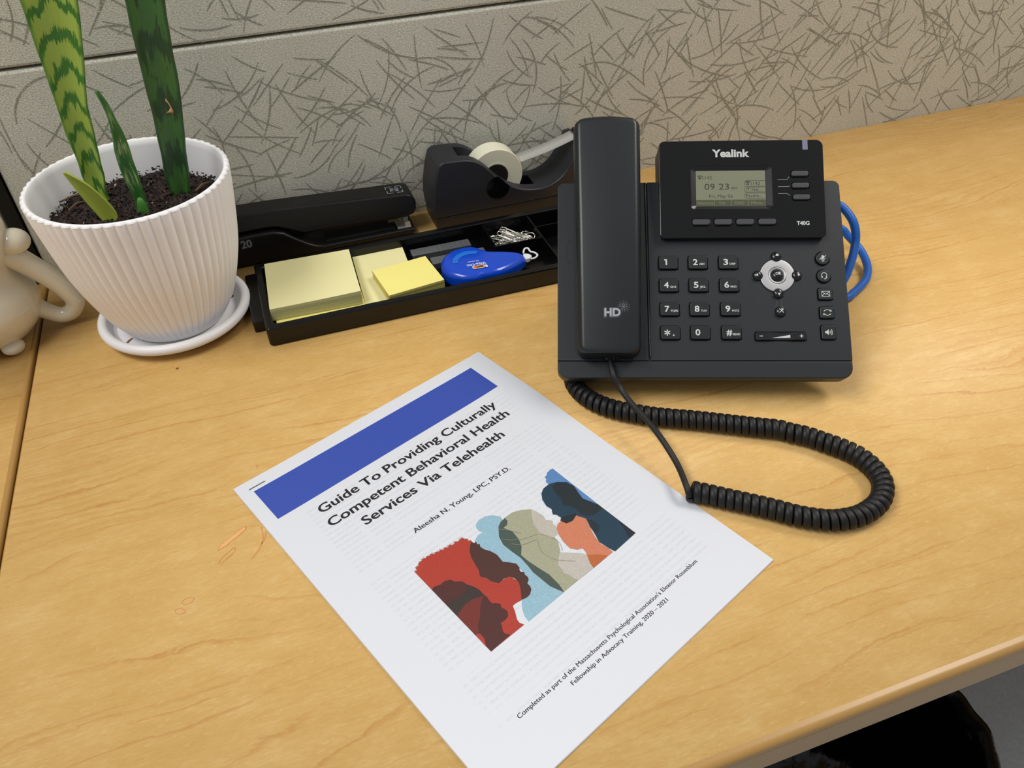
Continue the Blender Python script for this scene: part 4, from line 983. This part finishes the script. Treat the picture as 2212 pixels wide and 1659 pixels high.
# side keys
for n_, x, y, k_ in side:
    mb = MB(F); out = circ(5.0, 32, x, y) if k_ == 'c' else rrect(10.4, 8.8 if k_ == 'r' else 10.6, 1.3, 4, x, y)
    mb.plate(out, -1.0, 1.5, .7, 4); z = 1.56
    if n_ == 'mute':
        mb.flat(rrect(1.7, 2.9, .85, 5, x, y + .8), z, 1); mb.stroke([(x + 1.6 * cos(radians(a)), y + .4 + 1.8 * sin(radians(a))) for a in range(180, 361, 20)], .35, z, 1)
        mb.stroke([(x, y - 1.4), (x, y - 2.4)], .4, z, 1); mb.stroke([(x - 1, y - 2.4), (x + 1, y - 2.4)], .4, z, 1); mb.stroke([(x - 2.5, y - 1.1), (x + 2.4, y + 2.0)], .45, z + .02, 1)
    elif n_ == 'headset':
        mb.stroke([(x + 1.9 * cos(radians(a)), y + .3 + 2.1 * sin(radians(a))) for a in range(-40, 221, 15)], .42, z, 1)
        mb.flat(rrect(.9, 1.6, .3, 3, x - 1.6, y - .9), z, 1); mb.flat(rrect(.9, 1.6, .3, 3, x + 1.6, y - .9), z, 1); mb.stroke([(x + 1.6, y - 1.6), (x + 1.1, y - 2.3), (x - .2, y - 2.4)], .4, z, 1)
    elif n_ == 'message':
        mb.stroke([(x - 2.9, y - 1.9), (x + 2.9, y - 1.9), (x + 2.9, y + 1.9), (x - 2.9, y + 1.9)], .45, z, 1, closed=True)
        for s_ in (-1, 1): mb.stroke([(x + s_ * 2.8, y + 1.7), (x, y - .4)], .4, z, 1); mb.stroke([(x + s_ * 2.8, y - 1.7), (x + s_ * 1.0, y + .2)], .4, z, 1)
    elif n_ == 'redial':
        for s_ in (1, -1):
            mb.stroke([(x + s_ * (2.5 * cos(radians(a))), y + s_ * (.35 + 1.7 * sin(radians(a)))) for a in range(25, 166, 14)], .45, z, 1)
            mb.flat([(x + s_ * 2.9, y + s_ * 2.2), (x + s_ * 1.3, y + s_ * 1.2), (x + s_ * 3.0, y + s_ * .4)][::1], z, 1)
    else:
        mb.flat([(x - 2.6, y - .8), (x - 1.6, y - .8), (x - .1, y - 2.2), (x - .1, y + 2.2), (x - 1.6, y + .8), (x - 2.6, y + .8)], z, 1)
        for q in (1.0, 1.9, 2.8): mb.stroke([(x + q * .9 * cos(radians(a)), y + q * 1.05 * sin(radians(a))) for a in range(-48, 49, 12)], .36, z, 1)
    pb(n_ + '_key', mb, [M_key, M_prt])
# volume rocker
mb = MB(F); vx, vy = 55.9, 31.1
n = 30; xs = [vx - 18.2 + 36.4 * i / n for i in range(n + 1)]; v = []; f = []
def vh(x): t = abs(x - vx); return 1.6 - (1.15 * (1 - (t / 9.6) ** 2) if t < 9.6 else 0)
for x in xs:
    e = max(0, abs(x - vx) - 17.2); wv_ = 3.0 - e * .6
    for (yy, hh) in ((-wv_, -1.0), (-wv_, vh(x) - .4), (-wv_ + .4, vh(x)), (wv_ - .4, vh(x)), (wv_, vh(x) - .4), (wv_, -1.0)): v.append((x, vy + yy, hh - e * .3))
for i in range(n):
    for k in range(5): a = i * 6 + k; f.append((a, a + 6, a + 7, a + 1))
f.append((0, 1, 2, 3, 4, 5)); f.append(tuple(n * 6 + k for k in (5, 4, 3, 2, 1, 0)))
mb.add(v, f); mb.stroke([(vx - 15.6, vy), (vx - 13.2, vy)], .55, 1.66, 1); mb.stroke([(vx + 13.2, vy), (vx + 15.8, vy)], .55, 1.66, 1); mb.stroke([(vx + 14.5, vy - 1.3), (vx + 14.5, vy + 1.3)], .55, 1.67, 1)
for k in range(16):
    a, b = vx - 6.6 + 13.2 * k / 16, vx - 6.6 + 13.2 * (k + 1) / 16; ya, yb = 2.2 * k / 16, 2.2 * (k + 1) / 16
    mb.add([(a, vy - 1.2, vh(a) + .08), (b, vy - 1.2, vh(b) + .08), (b, vy - 1.2 + yb, vh(b) + .08), (a, vy - 1.2 + ya, vh(a) + .08)], [(0, 1, 2, 3)], 1)
pb('volume_key', mb, [mat('rocker_gloss', (30, 32, 35), .2), M_prt])
# navigation cluster
M_silver = m = mat('brushed_silver', (196, 196, 198), .42, .8)
nx_, ny_ = 55.9, 77.5
mb = MB(F); mb.lathe([(6.7, 0), (6.7, .9), (7.0, 1.1), (12.2, 1.1), (12.6, .8), (12.6, -1.0)], (nx_, ny_), 72); mb.f = [q for q in mb.f if len(q) == 4]; mb.m = [0] * len(mb.f)
pb('navigation_ring', mb, M_silver, None, 40)
mb = MB(F); mb.lathe([(4.6, .2), (5.2, 1.0), (5.8, 1.3), (6.3, 1.1), (6.6, .2)], (nx_, ny_), 60); mb.f = [q for q in mb.f if len(q) == 4]; mb.m = [0] * len(mb.f); pb('inner_ring', mb, M_silver, None, 60)
M_dome = mat('dome_key', (22, 23, 25), .22)
def dome(x, y, r, name, mark, hh=2.4):
    mb = MB(F); pr = [(r + .25, -.9), (r + .25, .25), (r, .35)] + [(r * cos(radians(a)), .35 + hh * sin(radians(a)) ** 1.0) for a in range(0, 85, 8)] + [(r * .04, .35 + hh)]
    mb.lathe(pr, (x, y), 36)
    def on(px, py): q = min(1, ((px - x) ** 2 + (py - y) ** 2) / r / r); return .35 + hh * sqrt(1 - q) + .12
    if mark in 'udlr':
        t = {'u': 90, 'd': 270, 'l': 180, 'r': 0}[mark]; c0 = (x + .9 * cos(radians(t)), y + .9 * sin(radians(t)))
        T3 = [(c0[0] + 1.3 * cos(radians(t + q)), c0[1] + 1.3 * sin(radians(t + q))) for q in (0, 120, 240)]; T3 = [(px, py) for px, py in T3]
        mb.add([(px, py, on(px, py)) for px, py in T3] + [(c0[0], c0[1], on(*c0))], [(0, 1, 3), (1, 2, 3), (2, 0, 3)], 1)
    elif mark == 'x':
        for s_ in (-1, 1):
            b0 = [(x + .3 + q * 1.5, y + .4 + s_ * q * 1.5) for q in (-1, -.5, 0, .5, 1)]; k0 = MB(); k0.stroke(b0, .5, 0)
            mb.add([(p_.x, p_.y, on(p_.x, p_.y)) for p_ in k0.v], k0.f, 1)
    else:
        mb.text('OK', x + .25, y + .1, 4.2, 2.0, 0, 1, None, .03, 'C', extra=lambda px, py, z: (px, py, on(px, py)))
    pb(name, mb, [M_dome, M_prt], None, 50)
dome(55.8, 91.9, 4.0, 'arrow_key', 'u'); dome(55.95, 63.7, 4.0, 'arrow_key', 'd'); dome(41.6, 77.5, 3.9, 'arrow_key', 'l'); dome(69.9, 77.4, 3.9, 'arrow_key', 'r')
dome(56.0, 77.5, 4.2, 'ok_key', 'k', 2.2); dome(56.6, 49.6, 4.0, 'cancel_key', 'x')
mb = MB(F)
for s_ in (-1, 1): mb.stroke([(56.2 + s_ * (2.6 - .9 * cos((q - .5) * pi)), 60.3 - 7.0 * q) for q in [k / 8 for k in range(9)]], .3, .05)
pb('cancel_bracket', mb, mat('bracket_line', (74, 76, 80), .4), None, None)

# ---- raised display block
AL = math.atan(.08)
def D(u, s, h): return F(u, 106 + s * cos(AL) - h * sin(AL), 5 + s * sin(AL) + h * cos(AL))
dout = rrect(122, 75.8, (4.5, 4.5, 3.5, 3.5), 6, 31.2, 37.4)
recess = rrect(60, 33.6, 3.2, 5, 23.8, 38.6)
shole = [rrect(13.6, 5.3, 1.6, 4, x, 11.4) for x in (.6, 16.8, 32.9, 49.1)] + [rrect(13.2, 4.9, 1.5, 4, x, y) for x, y in ((74.2, 48.3), (74.5, 39.2), (74.9, 30.2))]
v, f = holes_plate(dout, [recess] + shole, -2.2, 0, .5, 2)
disp = MB(D); disp.add(v, f)
o_disp = pb('display_bezel', disp, M_gloss, None, 12)
mb = MB(D); mb.plate(inset(dout, .25), -26, -1.4, .5, 2, 0, None, 3)   # housing behind the bezel
pb('display_housing', mb, mat('housing_black', (20, 20, 21), .3))
mb = MB(D); a_ = recess; b_ = rrect(52.4, 27.8, .8, 5, 23.4, 38.2); n = len(a_)
mb.add([(x, y, -.2) for x, y in a_] + [(x, y, -1.30) for x, y in b_], [(i, (i + 1) % n, n + (i + 1) % n, n + i) for i in range(n)])
o = pb('screen_recess', mb, mat('recess_gloss', (14, 14, 16), .28), None, 25)
SL, SR, SB, ST = -2.4, 49.2, 24.4, 52.0
M_lcd = mat('lcd_grey_green', (122, 125, 102), .4, coat=.2); M_seg = mat('lcd_segment', (52, 55, 44), .4); M_segd = mat('lcd_bar', (74, 78, 56), .4, coat=.3); M_inv = mat('lcd_inverse', (122, 126, 92), .4)
mb = MB(D); mb.plate([(SL, SB), (SR, SB), (SR, ST), (SL, ST)], -1.5, -1.28, 0); scr = pb('screen', mb, M_lcd)
mb = MB(D); z = -1.24
def handsetico(x, y, w_): 
    mb.stroke([(x, y + .9), (x + w_ * .15, y + 1.6), (x + w_ * .85, y + 1.6), (x + w_, y + .9)], .75, z)
    mb.flat([(x + w_ * .15, y - .9), (x + w_ * .85, y - .9), (x + w_ * .72, y + .9), (x + w_ * .28, y + .9)], z + .005); mb.stroke([(x + w_ * .38, y - .1), (x + w_ * .62, y - .1)], .5, z + .01, 1)
handsetico(-1.0, 46.5, 3.0); mb.text('1142', 2.6, 45.4, 7.0, 2.5, z)
mb.text('09', 4.0, 37.3, 7.6, 4.6, z); mb.text('23', 14.6, 37.3, 7.6, 4.6, z); mb.text('AM', 23.6, 37.4, 4.6, 2.0, z)
mb.text('Fri, May 06', 7.4, 31.0, 17.4, 2.5, z)
for (y0, y1, tx, wd) in ((39.7, 44.0, '1142', 6.8), (35.1, 39.0, 'IT Hel...', 11.6), (30.3, 34.4, 'Faciliti...', 11.8)):
    mb.stroke([(SR - .3, y1), (34.6, y1), (33.7, y1 - .9), (33.7, y0 + .9), (34.6, y0), (SR - .3, y0)], .28, z)
    if tx == '1142': handsetico(34.6, (y0 + y1) / 2, 3.0); mb.text(tx, 38.4, y0 + .9, wd, 2.4, z)
    else: mb.text(tx, 34.8, y0 + .8, wd, 2.4, z)
pb('screen_text', mb, [M_seg, M_lcd], None, None)
mb = MB(D); mb.flat([(SL + .1, SB + .1), (SR - .1, SB + .1), (SR - .1, 29.4), (SL + .1, 29.4)], -1.25, 0)
for x in (11.0, 23.5, 36.0): mb.stroke([(x, SB + .2), (x, 29.4)], .35, -1.23, 1)
for tx, x, wd in (('History', 4.6, 11.6), ('Dir', 17.2, 4.6), ('DND', 29.7, 6.8), ('Menu', 42.4, 8.2)): mb.text(tx, x, 25.7, wd, 2.3, -1.22, 1, None, 0, 'C')
pb('softkey_bar', mb, [M_segd, M_inv], None, None)
M_soft = mat('soft_key', (62, 63, 68), .45)
for x in (.6, 16.8, 32.9, 49.1):
    mb = MB(D); mb.plate(rrect(12.8, 4.4, 1.5, 5, x, 11.6), -1.2, 1.3, .6, 3); pb('soft_key', mb, M_soft)
for x, y in ((74.2, 48.4), (74.5, 39.3), (74.9, 30.3)):
    mb = MB(D); mb.plate(rrect(12.4, 4.0, 1.4, 5, x, y), -1.2, 1.3, .6, 3); pb('line_key', mb, M_soft)
mb = MB(D); mb.text('Yealink', 9.8, 62.4, 27.8, 5.9, .04, 0, None, .035); pb('brand_print', mb, mat('silver_print', (206, 208, 206), .35, .3), None, None)
mb = MB(D); mb.text('T40G', 70.8, 9.1, 9.3, 2.9, .04, 0, None, .03)
for pl in (((57.8, 44.2), (64.6, 44.2), (66.2, 45.6), (66.2, 46.4)), ((58.0, 38.8), (66.2, 38.8), (66.6, 39.4)), ((58.0, 33.3), (64.6, 33.3), (66.6, 31.6))): mb.stroke(list(pl), .16, .04)
pb('model_print', mb, M_prt, None, None)
mb = MB(D); mb.plate(rrect(3.9, 8.0, .5, 3, 79.0, 71.3), -.3, .10, .1, 2); pb('message_light', mb, mat('lilac_lens', (120, 122, 146), .3, coat=.4))

# ---- stand under the housing (root frame, metres)
mb = MB(); pr = [(.036, 0), (.150, 0), (.150, .006), (.119, .0930), (.110, .0860), (.132, .006), (.048, .006), (.044, .0350), (.034, .0280)]
mb.plate([(y, z) for y, z in pr], -.082, .082, .0015, 2, 0, xf=lambda y, z, x: (x, y, z)); pb('stand', mb, mat('stand_plastic', (26, 27, 29), .5))

# ---- handset
hs_n = 40; mb = MB(F); v = []; f = []
V0, V1 = 14.4, 193.0
def hprof(t):
    top = 17.5 + 11.5 * t + 3.0 * sin(pi * t); bot = 1.0 + (8.5 * sin(pi * min(1, t / .8)) ** .7 if 0 < t < .8 else 0) + max(0, (t - .72)) * 26
    lft = -92.0 - 2.4 * t; rgt = -46.6 + 1.4 * t
    return top, bot, lft, rgt
cs = []
for k in range(hs_n + 1):
    t = k / hs_n
    cs.append(t)
cs = [0.0, .004, .010, .020, .032] + [.032 + (.963 - .032) * k / hs_n for k in range(1, hs_n)] + [.963, .977, .988, .995, 1.0]
M_ = 0
for t in cs:
    top, bot, l_, r_ = hprof(t); vv = V0 + (V1 - V0) * t
    e = 0
    if t < .032: e = 1 - sqrt(max(0, 1 - (1 - t / .032) ** 2))
    if t > .963: e = 1 - sqrt(max(0, 1 - ((t - .963) / .037) ** 2))
    c_ = 5.0 * e; l_ += c_; r_ -= c_; top -= (1.6 if t < .5 else 4.5) * e * e; wd = r_ - l_; bow = (V1 - V0) * 0
    # section: rounded bottom corners, near-vertical sides with a chamfer, slightly crowned top
    sec = [(l_ + 1.5, bot), (l_ + .3, bot + 1.2), (l_, bot + 4), (l_ - .0, top - 6.0), (l_ + .5, top - 3.2), (l_ + 2.2, top - 1.0), (l_ + 3.6, top - .15), (l_ + 5, top)]
    sec += [(l_ + 5 + (wd - 10) * q, top + .7 * (1 - (2 * q - 1) ** 2)) for q in (.1, .25, .4, .5, .6, .75, .9)]
    sec += [(r_ - 5, top), (r_ - 3.6, top - .15), (r_ - 2.2, top - 1.0), (r_ - .5, top - 3.2), (r_, top - 6.0), (r_, bot + 4), (r_ - .3, bot + 1.2), (r_ - 1.5, bot)]
    M_ = len(sec)
    # the far end is gently bowed
    for (u, h) in sec:
        q = (u - (l_ + r_) / 2) / 24; v.append((u, vv - (1.8 * q * q * min(1, t * 1.0) if t > .9 else 0), h))
K_ = len(cs)
for k in range(K_ - 1):
    for i in range(M_): j = (i + 1) % M_; f.append((k * M_ + i, (k + 1) * M_ + i, (k + 1) * M_ + j, k * M_ + j))
f.append(tuple(range(M_))); f.append(tuple((K_ - 1) * M_ + i for i in range(M_))[::-1])
mb.add(v, f); 
hs = pb('handset', mb, mat('handset_plastic', (23, 28, 31), .36, bump=(1300, .16, .0003)), None, 50)
bm = bmesh.new(); bm.from_mesh(hs.data); bmesh.ops.recalc_face_normals(bm, faces=bm.faces); bm.to_mesh(hs.data); bm.free()
def htop(u, v_):
    t = (v_ - V0) / (V1 - V0); top, bot, l_, r_ = hprof(t); q = (u - l_ - 5) / (r_ - l_ - 10); return top + .7 * (1 - (2 * q - 1) ** 2) + .10
mb = MB(F)
mb.text('HD', -73.6, 40.3, 12.4, 6.4, 0, 1, None, .085, extra=lambda x, y, z: (x, y, htop(x, y)))
mb.text('HD', -73.1, 40.75, 11.4, 5.5, 0, 0, None, .03, extra=lambda x, y, z: (x, y, htop(x, y) + .06))
rr = random.Random(2)
for ring_, cnt in ((0, 1), (1.1, 6), (2.2, 11), (3.2, 15), (4.1, 15)):
    for k in range(cnt):
        a = 2 * pi * k / max(cnt, 1) + ring_; x, y = -59.4 + ring_ * cos(a), 47.6 + ring_ * sin(a)
        if x < -62 and y < 46.2: continue
        mb.flat(circ(.34 - .05 * ring_, 8, x, y), htop(x, y), 0)
hp_ = pb('wideband_mark', mb, [mat('mark_print', (164, 168, 172), .4), mat('mark_outline', (84, 88, 94), .4)], hs, None)
mb = MB(F); mb.box(-72.6, -61.5, 13.2, 14.6, 2.2, 6.6); pb('cord_socket', mb, M_gap, hs)
mb = MB(F); mb.box(-71.4, -65.2, 12.9, 14.8, 3.0, 6.0); pb('cord_plug', mb, mat('clear_plug', (90, 92, 96), .15), hs)

# ---- cords, in world metres brought into the phone's frame
inv = minv(loc, YAW)
M_cord = mat('matte_black_cord', (21, 21, 22), .5, spec=.4)
coil = [(.2080, -.2900), (.1970, -.2990), (.1885, -.3080), (.1840, -.3185), (.1848, -.3325), (.1905, -.3456), (.2004, -.3572), (.2136, -.3675), (.2273, -.3765), (.2476, -.3874), (.2672, -.3989), (.2865, -.4103), (.2981, -.4169), (.3046, -.4231), (.3130, -.4301), (.3201, -.4388), (.3270, -.4473), (.3328, -.4570), (.3351, -.4659), (.3353, -.4747), (.3329, -.4831), (.3278, -.4902), (.3203, -.4962), (.3114, -.4997), (.3003, -.5015), (.2881, -.5000), (.2787, -.4965), (.2663, -.4887), (.2550, -.4788), (.2432, -.4693), (.2311, -.4599), (.2188, -.4502), (.2130, -.4462)]
cl = smooth([(x, y, .0073) for x, y in coil], 12)
# resample by arc length
seg = [0]
for a, b in zip(cl, cl[1:]): seg.append(seg[-1] + (Vector(b) - Vector(a)).length)
Lc = seg[-1]; pitch = .00515; turns = int(Lc / pitch); per = 24; pts = []; j = 0; cv = []
for i in range(turns * per + 1):
    s_ = Lc * i / (turns * per)
    while j < len(seg) - 2 and seg[j + 1] < s_: j += 1
    t = (s_ - seg[j]) / max(1e-9, seg[j + 1] - seg[j]); P = Vector(cl[j]).lerp(Vector(cl[j + 1]), t); d = (Vector(cl[j + 1]) - Vector(cl[j])).normalized()
    nrm = Vector((-d.y, d.x, 0)); a = 2 * pi * i / per; rr_ = .0056; er = nrm * cos(a) + Vector((0, 0, 1)) * sin(a)
    sgn = lambda q: (1 if q >= 0 else -1) * abs(q) ** .72
    cv += [tuple(P + er * (rr_ + .00155 * sgn(cos(2 * pi * k / 12))) + d * .00248 * sgn(sin(2 * pi * k / 12))) for k in range(12)]
    pts.append(tuple(P + nrm * cos(a) * rr_ + Vector((0, 0, 1)) * sin(a) * rr_))
lead = [(.2113, -.4506, .0060), (.2101, -.4455, .0120), (.2132, -.4263, .0135), (.2117, -.4051, .0185), (.2096, -.3841, .0200), (.2067, -.3690, .0215), (.2045, -.3554, .0250), (.2021, -.3472, .0320), (.2039, -.3359, .0370)]
nc = len(pts); mb = MB(); mb.add(cv, [(i * 12 + k, (i + 1) * 12 + k, (i + 1) * 12 + (k + 1) % 12, i * 12 + (k + 1) % 12) for i in range(nc - 1) for k in range(12)] + [tuple(range(12)), tuple((nc - 1) * 12 + k for k in range(12))[::-1]])
for q in range(len(mb.f)): mb.f[q] = mb.f[q][::-1]
o = mb.build('coiled_cord', M_cord, phone, inv, 80)
plug = F(-68.2, 13.4, 4.4); pw = Matrix.Translation(Vector(loc)) @ Matrix.Rotation(YAW, 4, 'Z') @ Vector(plug)
lead = [tuple(q) for q in lead[:-1]] + [tuple(pw)]
mb = MB(); mb.tube(smooth([pts[-1]] + lead[1:], 8), .0021, 12); mb.build('straight_lead', M_cord, phone, inv, 80)

# ------------------------------------------------------------------ blue network cable looping out from behind the phone
e1 = [(.3880, -.2600, .0790), (.4020, -.2540, .0750), (.4230, -.2530, .0740), (.4380, -.2565, .0750), (.4439, -.2623, .075), (.4468, -.2689, .072), (.4484, -.2767, .067), (.4486, -.2828, .060), (.4469, -.2877, .052), (.4425, -.2933, .045), (.4362, -.2993, .038), (.4315, -.3030, .033), (.4236, -.3060, .028), (.4100, -.3000, .024), (.4080, -.2700, .024), (.4250, -.2350, .028), (.4550, -.2180, .030), (.4730, -.2200, .030), (.4851, -.2280, .026), (.4895, -.2325, .021), (.4942, -.2398, .015), (.4959, -.2480, .011), (.4926, -.2601, .008), (.4865, -.2709, .006), (.4775, -.2802, .0045), (.4655, -.2873, .0036), (.4553, -.2923, .0036), (.4480, -.2957, .0036), (.4320, -.2970, .0036), (.4120, -.2800, .0036), (.4000, -.2450, .0036), (.4040, -.1900, .0036), (.4250, -.1200, .0036), (.4450, -.0500, .0036), (.4500, -.0060, .0036)]
mb = MB(); mb.tube(smooth(e1, 7), .0035, 14)
loc = (.45, -.25, 0); o = mb.build('network_cable', mat('blue_cable_jacket', (20, 98, 192), .40), None, minv(loc), 80); o.location = loc
tag(o, 'blue network cable looping out from behind the right side of the desk phone', 'cable')

# ------------------------------------------------------------------ nest the small fittings under the part that carries them
NEST = {'display_housing': ('display_bezel', 'screen_recess', 'screen', 'screen_text', 'softkey_bar', 'soft_key', 'line_key', 'brand_print', 'model_print', 'message_light'),
        'face_plate': ('key_well',), 'navigation_ring': ('inner_ring', 'ok_key', 'arrow_key'), 'cradle': ('cradle_well', 'ridge', 'notch'),
        'top_handle': ('logo_print', 'release_tab'), 'base': ('size_mark', 'base_pad', 'anvil'), 'tape_roll': ('tape_core', 'tape_strip'),
        'dispenser_body': ('axle_cap', 'cutter'), 'case': ('logo_print', 'window_ridge'), 'worktop': ('edge_band', 'ink_stain', 'ink_mark', 'crumb'),
        'cover_page': ('header_bar', 'title_text', 'author_text', 'footer_text', 'cover_picture'), 'bin_body': ()}
bn = lambda o: o.name.split('.')[0]
for rt in [o for o in C.objects if o.parent is None and o.type == 'EMPTY']:
    kids = [o for o in C.objects if o.parent == rt]
    for host in kids:
        for ch in kids:
            if bn(ch) in NEST.get(bn(host), ()) and bn(ch) != bn(host): ch.parent = host
